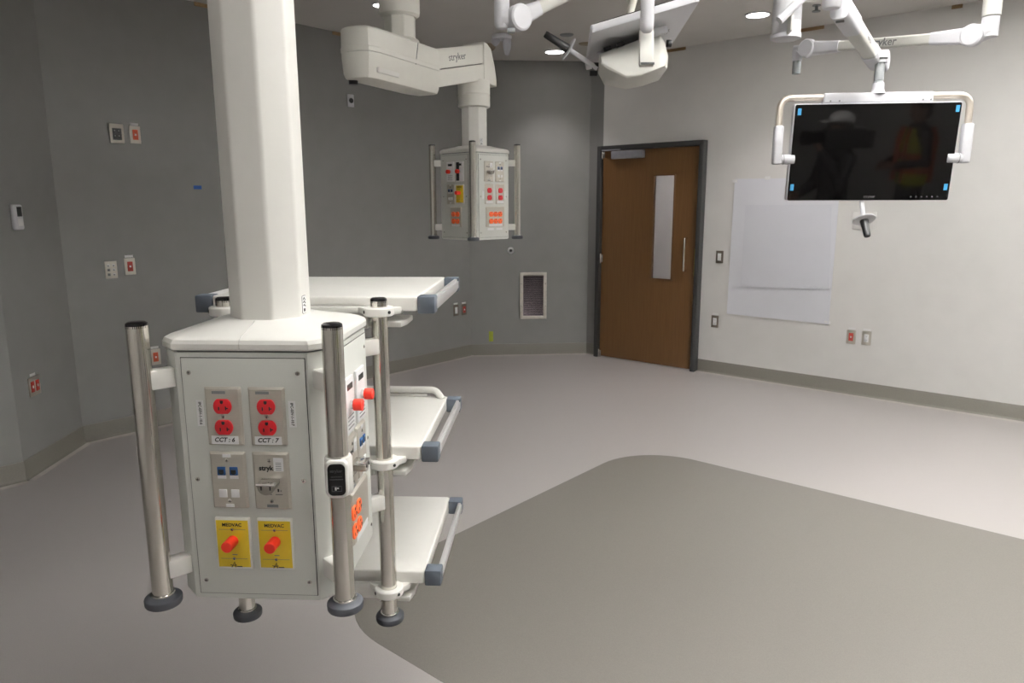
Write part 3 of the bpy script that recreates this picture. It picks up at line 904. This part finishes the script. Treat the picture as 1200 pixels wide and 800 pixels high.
# near pendant's own arm, above the frame
z1 = BZ
pendant_arm(pend, V((0, 0, 0)), V((.52, -.62, 0)), V((.34, -.30, 0)), V((.62, -.80, 0)), 2.30 - z1, 2.52 - z1, .03, 2.66 - z1, CH - z1)

# ================================================== booms and monitors
HUBP = at(921.5, 30, 3.5)
hub_bot = at(921.5, 46, 3.5).z
hub = empty('ceiling_hub', T(V((HUBP.x, HUBP.y, hub_bot))), 'white cylindrical boom hub hanging from the ceiling left of the monitor arm', 'boom hub')
mb = MB()
hr = .067
hh = CH - hub_bot
mb.lathe([(0, .004), (hr * .92, 0), (hr * 1.05, .004), (hr * 1.06, .022), (hr, .028), (hr, .075), (hr * .985, .077), (hr * .985, .080), (hr, .082), (hr, .17), (hr * .98, .172), (hr * .98, .175), (hr, .177), (hr, hh - .05), (.16, hh - .04), (.17, hh), (0, hh)], M['armw'], 44)
mb.done('hub_column', hub)
q0, q1 = at(952, -14, 3.34), at(913, 24, 3.36)
li = T(-V((HUBP.x, HUBP.y, hub_bot)))
mb = MB().tube(fillet([li @ at(985, -40, 3.3), li @ q0, li @ q1], .05), .020, M['armw'], 20)
mb.done('cross_tube', hub)
cm = along(li @ at(926, 26, 3.40), q0 - q1)
MB().box((0, 0, 0), (.012, .05, .085), M['armb'], .003, 2, frame(li @ at(926, 27, 3.41), RGT, FWD, Z)).done('clip_plate', hub)

def disc(mb, p, ax, r, t, m):
    p = p + ax * .012
    mb.lathe([(0, -t / 2), (r * .86, -t / 2), (r, -t / 2 + .006), (r, t / 2 - .006), (r * .86, t / 2), (0, t / 2 + .002)], m, 40, along(p, ax))

def spring_boom(root, inv, A, B, ra, hd, logo=None, logo_side=1, capl=.22):
    """balanced arm from joint A to joint B (world), tapered covers and a round cap on each joint"""
    a, b = inv @ A, inv @ B
    d = (b - a).normalized(); L = (b - a).length
    side = d.cross(Z).normalized(); up = side.cross(d)
    def sec(t, w, h, r=.012): return [a + d * t + side * x + up * y for x, y in rrect(w, h, r, 3)]
    beam = MB().loft([sec(capl * L * .9, .046, hd * .60), sec(L * (1 - capl * .9), .046, hd * .60)], M['armb']).done('arm_beam', root)
    for s0, s1 in ((0, capl * L), (L, L * (1 - capl))):
        MB().loft([sec(s0, .058, hd * .92, .016), sec(s0 * .4 + s1 * .6, .056, hd * .74), sec(s1, .054, hd * .66)], M['armw']).done('end_cover', root)
    for p in (a, b):
        mb = MB(); disc(mb, p, side if side.dot(inv @ EYE - p) > 0 else -side, ra, .044, M['armw']); mb.done('joint_cap', root)
    if logo:
        lm = frame(a + d * (L * logo[1]) + side * (.0236 * logo_side) , d * logo_side * 1.0, up, side * logo_side)
        text('logo', logo[0], hd * .62, M['greyink'], root, lm, .0005, .1, .0009)
    return a, b, d, side, up

# --- spare arm (no monitor), right
A = at(1141, 42, 3.40); B = at(948, 57, 4.08)
sp = empty('boom_arm', T(A), 'white spring arm with no monitor stretching across behind the monitor arm', 'boom arm')
inv = T(-A)
a, b, d, side, up = spring_boom(sp, inv, A, B, .050, .085, ('stryker', .50), -1)
sv = -1
fwd_side = side if (side.dot(EYE - A) > 0) else -side
mb = MB()
ax = inv @ at(1161, 25, 3.36)
top_z = 2.66 - A.z
mb.tube([V((ax.x, ax.y, -.012)), V((ax.x, ax.y, .075))], .036, M['armw'], 28)
mb.tube([a, V((ax.x, ax.y, .02))], .040, M['armw'], 20)
mb.done('elbow', sp)
MB().tube([V((ax.x, ax.y, .080)), V((ax.x, ax.y, top_z))], .039, M['armb'], 28).done('drop_tube', sp)
hb = inv @ V((HUBP.x, HUBP.y, 0))
zt = at(1080, 1.0, 3.45).z + .035 - A.z
MB().tube([V((ax.x, ax.y, zt)), V((hb.x, hb.y, zt))], .037, M['armb'], 24).done('extension_arm', sp)
# free end with grey socket
be = inv @ at(934.5, 62, 4.17); b2 = inv @ at(934.5, 86, 4.17)
bb = b - fwd_side * .022
mb = MB().tube([bb, be + Z * .02, be, V((be.x, be.y, be.z - .045))], [.030, .031, .029, .027], M['armw'], 20); mb.done('elbow', sp)
MB().lathe([(0, b2.z), (.022, b2.z), (.0235, b2.z + .004), (.0235, be.z - .042), (0, be.z - .042)], M['gpl'], 24, T(V((be.x, be.y, 0)))).done('end_socket', sp)

# --- monitor
DM = 3.42
MC = at(1021.9, 178.6, DM)
yaw = R(-6.0)
mx_ = V((math.cos(yaw), math.sin(yaw), 0)); my_ = V((-math.sin(yaw), math.cos(yaw), 0))
tilt = R(5.4)
up_ = (Z * math.cos(tilt) - my_ * math.sin(tilt)); bk_ = (my_ * math.cos(tilt) + Z * math.sin(tilt))
MON0 = frame(MC, mx_, my_, Z)
mon = empty('monitor', MON0, 'black flat screen monitor with white tubular handle frame hanging at the right', 'monitor')
MT = RX(tilt)      # leans the panel: top edge towards the viewer
MW, MH = .745, .447
mb = MB().prism(rrect(MW, MH, .008, 4), -.040, -.0005, M['armw'], .003, 2, MT @ RX(R(90)) @ MX.Scale(-1, 4, V((0, 0, 1))))
def pm(x, y, z): return MT @ frame(V((0, 0, 0)), V((1, 0, 0)), Z, V((0, -1, 0))) @ T(V((x, y, z)))
mb = MB().prism(rrect(MW, MH, .010, 4), -.038, 0, M['armw'], .003, 2, pm(0, 0, 0)); mb.prism(rrect(MW * .62, MH * .62, .03, 4), -.075, -.036, M['armw'], .012, 3, pm(0, 0, 0))
mb.done('back_shell', mon)
MB().prism(rrect(MW - .008, MH - .006, .008, 4), -.002, .0025, M['screen'], .0006, 1, pm(.0, -.001, 0)).done('screen', mon)
text('logo', 'stryker', .018, M['screenink'], mon, pm(.01, -MH / 2 + .020, .0028), .0001)
mb = MB()
for k in range(6): mb.box((.20 + k * .024, -MH / 2 + .018, .0027), (.006, .006, .0003), M['screenink'], mx=pm(0, 0, 0))
mb.done('button_marks', mon)
# top bar, tubes and side yokes
fr_y = .012
zt = .2475
mb = MB().box((.004, fr_y, zt), (.486, .050, .046), M['armw'], .006, 3)
mb.lathe([(.038, zt + .018), (.030, zt + .027), (.0265, zt + .040), (.0255, zt + .066), (0, zt + .066)], M['armw'], 32, T(V((.006, fr_y, 0))))
for x in (-.21, -.17, .20, .235): mb.cyl(.004, 0, .002, M['gpl'], 10, mx=frame(V((x, fr_y - .025, zt - .014)), V((1, 0, 0)), Z, V((0, -1, 0))))
mb.done('top_bar', mon)
for s in (-1, 1):
    MB().tube(fillet([(s * .23, fr_y, zt + .006), (s * .425 - .006, fr_y, zt + .006), (s * .425 - .006, fr_y, .10)], .055, 10), .0155, M['satin'], 20).done('frame_tube', mon)
    mb = MB().box((s * .425 - .006, fr_y, .038), (.042, .048, .180), M['armw'], .010, 3)
    mb.cyl(.0235, 0, .075, M['armw'], 24, .003, along(V((s * .420 - .006, fr_y, -.028)), V((-s, 0, 0))))
    mb.cyl(.0245, .022, .026, M['gpl'], 24, 0, along(V((s * .420 - .006, fr_y, -.028)), V((-s, 0, 0))))
    mb.done('side_yoke', mon)
# positioning grip below the screen
g0 = V((-.016, .045, -.205)); g1 = V((-.010, .018, -.292)); gd = V((.05, -.54, -.84)).normalized()
def grip(root, p0, p1, gd, gl=.12):
    h = MB().tube([p0, p1, p1 + gd * .03], .011, M['armw'], 16).done('grip_rod', root)
    m = along(p1 + gd * .024, gd)
    MB().lathe([(0, -.004), (.043, -.004), (.0515, -.001), (.052, .002), (.048, .005), (0, .006)], M['armw'], 40, m).done('grip_guard', root)
    MB().lathe([(0, .005), (.019, .005), (.020, .010), (.0165, .05), (.0155, gl), (.0135, gl + .007), (0, gl + .008)], M['blk'], 28, m).done('grip', root)
grip(mon, g0, g1, gd, .085)
# film tabs on the screen corners
for x, y, lab in ((937, 131, 'blue film tab at the upper left corner of the black screen'), (1122.5, 127, 'blue film tab at the upper right corner of the black screen'),
                  (928, 219.5, 'blue film tab at the lower left corner of the black screen'), (1108, 219, 'blue film tab at the lower right corner of the black screen')):
    sm = MON0 @ pm(0, 0, .0026)
    p = on(x, y, sm.translation, sm.to_3x3().col[2])
    sm2 = sm.copy(); sm2.translation = p
    tag(MB().box((0, 0, .0006), (.0165, .030, .001), M['bluefilm']).done('film_tab', None, sm2), lab, 'film tab', 'blue film tabs on the monitor')

# --- monitor arm
NK = MON0 @ V((.006, fr_y, .0))
nk_top = at(1026, 84, DM).z
J1 = V((NK.x, NK.y, nk_top + .055)); J1 = at(1027, 72, DM + .03)
J0 = at(984, 8, 2.72)
ma = empty('boom_arm', T(J0), 'white spring arm sloping down from the ceiling hub to carry the black monitor', 'boom arm')
inv = T(-J0)
a, b = inv @ J0, inv @ J1
d = (b - a).normalized(); L = (b - a).length
side = d.cross(Z).normalized(); up = side.cross(d)
def sec(t, w, h, r=.014, o=0): return [a + d * t + side * x + up * (y + o) for x, y in rrect(w, h, r, 3)]
MB().loft([sec(.0, .066, .085, .02), sec(L * .3, .064, .078)], M['armw']).done('end_cover', ma)
bmo = MB().loft([sec(L * .28, .060, .070), sec(L * .78, .058, .066)], M['armb']).done('arm_beam', ma)
MB().loft([sec(L * .77, .064, .074), sec(L * 1.0, .062, .082, .02)], M['armw']).done('end_cover', ma)
lm = frame(a + d * (L * .58) + up * .0352, d, side, up)
ls = up if up.z > 0 else -up
text('logo', 'stryker', .030, M['greyink'], ma, frame(a + d * (L * .55) - side * .0300, d, up, -side), .0004)
text('logo', 'stryker', .030, M['greyink'], ma, frame(a + d * (L * .55) + side * .0300, -d, up, side), .0004)
mb = MB(); disc(mb, b + side * (.016 if side.x > 0 else -.016), side if side.x > 0 else -side, .048, .050, M['armw']); mb.done('joint_cap', ma)
nb = inv @ NK; zn0 = (inv @ V((0, 0, MON0.translation.z + zt + .060))).z; zn1 = b.z - .02
mb = MB().lathe([(0, zn0), (.0215, zn0), (.0215, zn0 + .010), (.020, zn0 + .012), (.020, zn0 + .016), (.0215, zn0 + .018), (.0215, zn1), (0, zn1)], M['gpl'], 28, T(V((nb.x, nb.y, 0)))); mb.done('neck_sleeve', ma)
mb = MB().tube([V((nb.x, nb.y, zn1 - .004)), V((nb.x, nb.y, b.z + .02))], .030, M['armw'], 28).box((nb.x, nb.y - .030, zn1 + .012), (.036, .006, .006), M['slot']); mb.done('elbow', ma)
# vertical joint at the upper end and its reach back to the hub
jv = inv @ at(974.5, 6, 2.70)
MB().lathe([(0, jv.z - .012), (.030, jv.z - .012), (.034, jv.z - .006), (.034, .42), (0, .42)], M['armw'], 32, T(V((jv.x, jv.y, 0)))).done('elbow', ma)
MB().box((0, 0, 0), (.03, .012, .018), M['gpl'], .002, 2, frame(a - up * .040 + d * .03, side, d, up)).done('stop_block', ma)
he = inv @ V((HUBP.x, HUBP.y, 0)); ez = 2.80 - J0.z
MB().tube(fillet([V((jv.x, jv.y, .40)), V((jv.x, jv.y, ez)), V((he.x, he.y, ez))], .06), .034, M['armb'], 24).done('extension_arm', ma)

# --- left free arm near the top
A = at(606.5, 21.5, 2.85); B = at(706, -27, 3.07)
lf_ = empty('boom_arm', T(A), 'white tube and round joint of a boom arm entering at top centre', 'boom arm')
inv = T(-A)
a, b, d, side, up = spring_boom(lf_, inv, A, B, .050, .085)
ax = inv @ at(588, 20, 2.85)
zb = (inv @ at(588, 33, 2.85)).z
mb = MB().lathe([(0, zb - .002), (.022, zb), (.029, zb + .012), (.030, zb + .02), (.031, .35), (0, .35)], M['armw'], 32, T(V((ax.x, ax.y, 0))))
mb.tube([V((ax.x, ax.y, 0)), a], .036, M['armw'], 20)
mb.done('drop_tube', lf_)
MB().box((0, 0, 0), (.03, .03, .016), M['gpl'], .003, 2, T(inv @ at(599, 36, 2.84))).done('stop_block', lf_)
he = inv @ V((HUBP.x, HUBP.y, 0)); ez = 2.90 - A.z
MB().tube(fillet([V((ax.x, ax.y, .33)), V((ax.x, ax.y, ez)), V((he.x, he.y, ez))], .06), .030, M['armb'], 24).done('extension_arm', lf_)

# --- second monitor, seen from behind, tipped back
ud = ray(661, 250.5).normalized()          # the long side runs away from the viewer
za = 2.85
tl = at(693.7, 38.7, za)
tr = at(820.6, .8, za * ray(693.7, 38.7).dot(ud) / ray(820.6, .8).dot(ud))
ex = (tr - tl); Wd = ex.length; ex.normalize()
Hd = .76
ey = -ud
ez = ex.cross(ey)
if ez.z > 0: ez = -ez; ey = -ey; ey = -ud
ez = ex.cross(ey)               # out of the visible underside
mc = tl + ex * Wd / 2 - ey * Hd / 2
MF = frame(mc, ex, ey, ez)
m2 = empty('monitor', MF, 'white monitor tipped back showing its underside, with a black tipped handle on its left', 'monitor')
MB().prism(rrect(Wd, Hd, .012, 4), -.030, 0, M['armw'], .004, 2).done('back_shell', m2)
MB().prism(rrect(Wd - .01, Hd - .01, .010, 4), -.0325, -.029, M['screen'], .0006, 1).done('screen', m2)
I = MF.inverted()
def lp(x, y, dd): return I @ at(x, y, dd)
# bulging housing in front of the panel
def ring(pts, dd): return [lp(x, y, dd) for x, y in pts]
r0 = [(702, 64), (716, 58), (732, 53), (748, 47), (762, 43), (774, 41), (779, 50), (783, 66), (782, 80), (772, 94), (752, 101), (733, 104.5), (708, 99), (701, 86)]
cx, cy = 742, 74
def shr(k, dx=0, dy=0): return [((x - cx) * k + cx + dx, (y - cy) * k + cy + dy) for x, y in r0]
def ridge(x): return 73 + (x - 706) * 18 / 33 if x < 739 else 91 - (x - 739) * 15 / 42
def crest(k, q): return [(cx + (x - cx) * k, ridge(cx + (x - cx) * k) + (y - ridge(cx + (x - cx) * k)) * q) for x, y in r0]
mb = MB().loft([ring(shr(.97), 3.40), ring(shr(1.0), 3.20), ring(shr(1.0), 3.06), ring(shr(.98), 3.035), ring(crest(.95, .62), 2.985), ring(crest(.93, .18), 2.93), ring(crest(.91, .05), 2.925)], M['armb'])
mb.done('rear_housing', m2, smooth=32)
mb = MB().loft([ring([(x, y - 3) for x, y in shr(.97)], 3.44), ring([(x, y - 3) for x, y in shr(.97)], 3.38)], M['blk'])
for x, y in ((712, 57), (727, 52)): mb.box((0, 0, 0), (.034, .02, .016), M['blk'], .002, 1, T(lp(x, y, 3.12)))
mb.done('shadow_gap', m2)
# bracket arm over the top edge of the housing
mb = MB().tube(fillet([lp(702, 64, 3.24), lp(712, 52, 3.22), lp(740, 42, 3.14), lp(749, 24, 3.06)], .04), .014, M['armw'], 16)
mb.done('side_bracket', m2)
MB().box((0, 0, 0), (.07, .03, .03), M['armw'], .006, 2, T(lp(772, 37, 3.0))).done('latch', m2)
MB().cyl(.016, -.01, .012, M['blk'], 20, .002, along(lp(783.5, 51, 3.2), I.to_3x3() @ RGT)).done('knob', m2)
mb = MB(); mb.cyl(.014, -.015, .02, M['blk'], 18, .002, along(lp(699, 77, 3.28), I.to_3x3() @ -RGT)); mb.done('knob', m2)
mb = MB(); mb.cyl(.012, -.015, .02, M['blk'], 18, .002, along(lp(696, 86, 3.28), I.to_3x3() @ -RGT)); mb.done('knob', m2)
p0, p1 = lp(700, 80, 3.28), lp(672, 61.5, 3.25)
gd = (lp(646, 44.5, 3.22) - p1).normalized()
grip(m2, p0, p1, gd)
text('logo', 'stryker', .030, M['greyink'], m2, MX.Identity(4) @ T(V((Wd * .32, -Hd * .02, .0006))) @ RZ(R(90)), .0004)
# its suspension
sa = at(758, 33, 2.78)
ms = empty('boom_arm', T(sa), 'white vertical tube with flat hook plate that carries the tipped white monitor', 'boom arm')
inv = T(-sa)
ztop = 2.72 - sa.z
MB().lathe([(0, -.018), (.014, -.016), (.022, -.009), (.0262, .004), (.0262, ztop), (0, ztop)], M['armw'], 32).done('drop_tube', ms)
hp = inv @ at(757.5, 56, 2.84)
MB().box((0, 0, 0), (.056, .022, .145), M['armb'], .004, 2, frame(hp, RGT, FWD, (-CD))).box((.002, -.012, -.066), (.054, .004, .008), M['slot'], mx=frame(hp, RGT, FWD, -CD)).done('hook_plate', ms)
mb = MB().tube(fillet([inv @ at(736, 27, 3.02), inv @ at(739, 12, 3.02), inv @ at(746, -12, 3.0), V((0, 0, ztop - .14))], .06), .016, M['cream'], 16); mb.done('guide_tube', ms)
he = inv @ V((HUBP.x, HUBP.y, 0))
MB().tube([V((0, 0, ztop - .035)), V((he.x, he.y, ztop - .035))], .034, M['armb'], 24).done('extension_arm', ms)


# ============================================ people (mirrored in the screen)
def blob(parts, name, m, parent, vox=.007, smooth=4):
    """tapered limbs and lumps fused into one continuous surface"""
    mb = MB()
    for p in parts:
        if p[0] == 'l':
            pts, rr = [V(q) for q in p[1]], p[2]
            mb.tube(pts, rr, m, 16)
            for q, a in zip(pts, rr): mb.lathe([(0, -a)] + [(a * math.cos(R(t)), a * math.sin(R(t))) for t in range(-60, 61, 30)] + [(0, a)], m, 14, T(q))
        else:
            mb.lathe([(0, -1)] + [(math.cos(R(t)), math.sin(R(t))) for t in range(-75, 76, 15)] + [(0, 1)], m, 24, T(V(p[1])) @ (p[3] if len(p) > 3 else MX.Identity(4)) @ MX.Diagonal(V(p[2] + (1,))))
    o = mb.done(name)
    rm = o.modifiers.new('r', 'REMESH'); rm.mode = 'VOXEL'; rm.voxel_size = vox
    sm = o.modifiers.new('s', 'SMOOTH'); sm.factor = .5; sm.iterations = smooth
    bpy.context.view_layer.update()
    me = bpy.data.meshes.new_from_object(o.evaluated_get(bpy.context.evaluated_depsgraph_get()))
    old = o.data
    o.modifiers.clear(); o.data = me; bpy.data.meshes.remove(old)
    me.materials.clear(); me.materials.append(m); me.name = name
    for p in me.polygons: p.use_smooth = True
    o.parent = parent
    return o

def hand(w, d, pal, n):
    """palm from wrist w along d, thumb side pal, curl towards n; five bent fingers"""
    d, pal, n = V(d).normalized(), V(pal).normalized(), V(n).normalized()
    w = V(w); out = [('l', [w, w + d * .05, w + d * .085], [.024, .030, .030])]
    for k, (o, L) in enumerate(((.030, .068), (.010, .078), (-.010, .072), (-.029, .056))):
        a = w + d * .085 + pal * o
        out.append(('l', [w + d * .05 + pal * o * .8, a, a + (d + n * .3).normalized() * L * .5, a + (d * .6 + n).normalized() * L * .85], [.011, .010, .0092, .0080]))
    a = w + d * .03 + pal * .026
    out.append(('l', [w + d * .015 + pal * .015, a, a + (d * .6 + pal * .7).normalized() * .032, a + (d + pal * .5 + n * .3).normalized() * .060], [.013, .0125, .0105, .009]))
    return out

PM = dict(skin=mat('skin', (.46, .27, .19), .5), dark=mat('dark cloth', (.018, .019, .022), .8, var=.2), hair=mat('dark hair', (.02, .015, .012), .6),
          vest=mat('yellow safety cloth', (.62, .66, .03), .7), vorange=mat('orange safety band', (.80, .13, .02), .7), jeans=mat('navy trousers', (.02, .025, .045), .8, var=.2),
          cap=mat('white cap', (.75, .74, .72), .6), shoe=mat('dark boots', (.025, .02, .018), .6))

def person(mx, label, vest, cap, raise_right):
    # x forward, y to the person's left, z up; 1.76 m tall
    t = empty('person', mx, label, 'person')
    hipz, shz = .92, 1.43
    L = {}
    legs = {s: [(0, s * .09, .90), (.02, s * .10, .50), (-.01, s * .11, .10)] for s in (-1, 1)}
    lw, le = V((.26, .16, 1.05)), V((.02, .30, 1.13))
    if raise_right: rw, re_ = V((.26, -.17, 1.50)), V((.12, -.31, 1.22))
    else: rw, re_ = V((.25, -.10, 1.07)), V((.0, -.30, 1.13))
    ls, rs = V((0, .19, shz - .03)), V((0, -.19, shz - .03))
    body = [('l', [(0, 0, .93), (0, 0, 1.10), (.01, 0, 1.30), (0, 0, 1.42), (.0, 0, 1.50), (.015, 0, 1.56)], [.125, .115, .125, .090, .058, .056])]
    body += [('e', (0, 0, .95), (.11, .165, .10)), ('e', (0, 0, 1.30), (.115, .170, .15))]
    body += [('e', (.02, 0, 1.655), (.098, .076, .118)), ('e', (.045, 0, 1.595), (.062, .056, .055)), ('l', [(.112, 0, 1.665), (.128, 0, 1.632)], [.010, .015]),
             ('e', (.100, 0, 1.598), (.014, .026, .009)), ('e', (.108, 0, 1.585), (.010, .022, .008)), ('e', (.102, .032, 1.672), (.012, .016, .010)), ('e', (.102, -.032, 1.672), (.012, .016, .010)),
             ('e', (.005, .078, 1.645), (.022, .010, .033)), ('e', (.005, -.078, 1.645), (.022, .010, .033))]
    for s in (-1, 1):
        p = legs[s]
        body.append(('l', p + [(-.01, s * .11, .07)], [.092, .062, .045, .044]))
        body.append(('l', [(-.02, s * .11, .05), (.06, s * .12, .045), (.15, s * .13, .035)], [.042, .042, .030]))
    body += [('l', [(0, .10, shz), ls, le, lw], [.075, .062, .046, .030]), ('l', [(0, -.10, shz), rs, re_, rw], [.075, .062, .046, .030])]
    body += hand(lw, (lw - le), (0, 0, 1), (0, -1, 0)) + hand(rw, (rw - re_), (0, 0, 1) if not raise_right else (0, 1, 0), (0, 1, 0) if not raise_right else (1, 0, 0))
    blob(body, 'body', PM['skin'], t, .006, 3)
    # clothing
    sl = [('l', [(0, 0, .92), (0, 0, 1.10), (.01, 0, 1.30), (0, 0, 1.43), (0, 0, 1.485)], [.137, .127, .136, .100, .072]), ('e', (0, 0, .97), (.122, .177, .10)), ('e', (0, 0, 1.30), (.127, .182, .16))]
    for a, b, c, q in ((ls, le, lw, (0, .10, shz)), (rs, re_, rw, (0, -.10, shz))):
        sl.append(('l', [q, a, b, b.lerp(c, .88)], [.086, .075, .060, .042]))
    blob(sl, 'shirt', PM['dark'], t, .009, 3)
    tr_ = [('e', (0, 0, .95), (.128, .180, .09)), ('e', (0, 0, .88), (.122, .172, .10))]
    for s in (-1, 1): tr_.append(('l', legs[s] + [(-.01, s * .11, .06)], [.105, .080, .066, .064]))
    blob(tr_, 'trousers', PM['jeans'], t, .009, 3)
    for s in (-1, 1): blob([('l', [(-.035, s * .11, .060), (.06, s * .12, .050), (.16, s * .13, .040)], [.055, .052, .040]), ('l', [(-.02, s * .11, .06), (-.015, s * .11, .14)], [.054, .054])], 'shoe', PM['shoe'], t, .008, 2)
    def shell(z0, z1, gx, m, name):
        zs = [z0 + (z1 - z0) * k / 6 for k in range(7)]
        def prof(z):
            k = max(0, (z - 1.30) / .17)
            return (.150 - .035 * k, .196 - .045 * k * k)
        rings = []
        for z in zs:
            a, b = prof(z); rings.append([V((.005 + (a + gx) * math.cos(2 * PI * i / 36), (b + gx) * math.sin(2 * PI * i / 36), z)) for i in range(36)])
        inner = [[V((p.x * .96, p.y * .97, p.z)) for p in rg] for rg in rings[::-1]]
        return MB().loft(rings + inner, m, closed=True).done(name, t)
    if vest:
        v = shell(.86, 1.47, 0, PM['vest'], 'safety_vest')
        for z in (1.02, 1.17): 
            b = shell(z - .035, z + .035, .004, PM['vorange'], 'vest_band'); b.parent = v
        for s in (-1, 1):
            bb = MB().tube([(.125, s * .085, 1.48), (.156, s * .105, 1.35), (.158, s * .105, .88)], .028, PM['vorange'], 4, None, [(-.12, -1), (.12, -1), (.12, 1), (-.12, 1)]).done('vest_band', t); bb.parent = v
            bb = MB().tube([(-.105, s * .085, 1.48), (-.148, s * .105, 1.35), (-.150, s * .105, .88)], .028, PM['vorange'], 4, None, [(-.12, -1), (.12, -1), (.12, 1), (-.12, 1)]).done('vest_band', t); bb.parent = v
    else:
        b = shell(.90, .97, .002, PM['vest'], 'hip_band')
    blob([('e', (-.005, 0, 1.695), (.104, .086, .092)), ('e', (-.045, 0, 1.64), (.068, .080, .085))], 'hair', PM['hair'], t, .008, 2)
    if cap:
        c = blob([('e', (.0, 0, 1.725), (.112, .094, .070))], 'cap', PM['cap'], t, .008, 2)
        MB().prism(rrect(.13, .15, .05, 6, .13, 0), 1.706, 1.714, PM['cap'], .002).done('cap_brim', t)
    return t

pv = person(frame(V((3.46, -1.80, 0)), V((-1, .12, 0)).normalized(), V((-.12, -1, 0)).normalized(), Z),
            'person in a yellow and orange safety vest with bent arms, mirrored in the screen', True, False, False)
pc_ = frame(V((2.22, .25, 0)), V((-.95, .30, 0)).normalized(), V((-.30, -.95, 0)).normalized(), Z)
person(pc_, 'person in dark clothes and white cap shouldering a video camera, mirrored in the screen', False, True, True)
vc = empty('video_camera', pc_ @ T(V((.06, -.17, 1.585))), 'black shoulder video camera held by the person in the white cap, mirrored in the screen', 'video camera')
MB().box((0, 0, 0), (.36, .11, .17), M['blk'], .015, 3).box((-.20, 0, -.01), (.12, .10, .15), M['blk'], .01, 2).box((.05, 0, .125), (.22, .03, .03), M['blk'], .01, 2).box((-.03, 0, .10), (.02, .03, .05), M['blk']).box((.14, 0, .10), (.02, .03, .05), M['blk']).done('camera_body', vc)
MB().lathe([(0, .0), (.045, 0), (.045, .10), (.056, .12), (.060, .19), (.052, .19), (.050, .17), (0, .16)], M['blkgl'], 32, frame(V((.17, 0, .01)), V((0, 1, 0)), Z, V((1, 0, 0)))).done('lens', vc)
MB().box((.12, .11, .03), (.16, .06, .06), M['blk'], .01, 2).cyl(.028, .0, .05, M['blk'], 20, .004, frame(V((.05, .11, .03)), V((0, 1, 0)), Z, V((-1, 0, 0)))).done('viewfinder', vc)

# ================================================================ lighting
def troffer(u, v, w, l, power, lab):
    p = room(u, v, CH)
    fm_ = frame(p, U, W, Z)
    t = empty('ceiling_troffer', fm_, lab, 'ceiling light', 'ceiling troffers above the frame')
    mb = MB()
    for x in (-1, 1): mb.box((x * (w / 2 + .015), 0, -.006), (.03, l + .06, .012), M['armw'], .002)
    for y in (-1, 1): mb.box((0, y * (l / 2 + .015), -.006), (w, .03, .012), M['armw'], .002)
    mb.done('frame', t)
    em = M['lamp'].copy()
    em.node_tree.nodes['Principled BSDF'].inputs['Emission Strength'].default_value = power
    MB().box((0, 0, -.003), (w, l, .004), em).done('diffuser', t)
def area(u, v, w, l, power, col=(1, .985, .955), spread=145):
    d = bpy.data.lights.new('troffer light', 'AREA'); d.shape = 'RECTANGLE'; d.size = w; d.size_y = l
    d.energy = power; d.color = col; d.spread = R(spread)
    o = bpy.data.objects.new('troffer_light', d); COL.objects.link(o)
    o.matrix_world = frame(room(u, v, CH - .012), U, -W, -Z)
LT = [(-.6, 3.0, .6, 1.2, 88), (-.6, 4.7, .6, 1.2, 66), (.9, 3.0, .6, 1.2, 50), (.9, 4.7, .6, 1.2, 62), (-.6, 1.2, .6, 1.2, 72), (.9, 1.2, .6, 1.2, 34), (-.6, -.9, .6, 1.2, 8)]  # last entry: unseen fill added behind the camera for the near pendant's front
for i, (u, v, w, l, p) in enumerate(LT):
    troffer(u, v, w, l, 2.0, 'unseen rectangular white ceiling troffer placed to light the room')
    area(u, v, w, l, p)
for x, y, p in ((650, 60, 9), (888, 16.5, 9), (441, 4, 6)):
    d = bpy.data.lights.new('downlight', 'SPOT'); d.energy = p * 4; d.spot_size = R(95); d.spot_blend = .7; d.shadow_soft_size = .07; d.color = (1, .93, .92)
    o = bpy.data.objects.new('downlight_lamp', d); COL.objects.link(o)
    o.matrix_world = T(level(x, y, CH) - Z * .03)
area(-3.6, VD + 1.0, .6, 1.2, 85, (1, .93, 1))

w = bpy.data.worlds.new('world'); SC.world = w; w.use_nodes = True
w.node_tree.nodes['Background'].inputs['Color'].default_value = (.5, .5, .5, 1)
w.node_tree.nodes['Background'].inputs['Strength'].default_value = .05
SC.view_settings.view_transform = 'Standard'; SC.view_settings.look = 'None'
SC.view_settings.exposure = 0.0; SC.view_settings.gamma = 1.0
SC.view_settings.use_curve_mapping = False
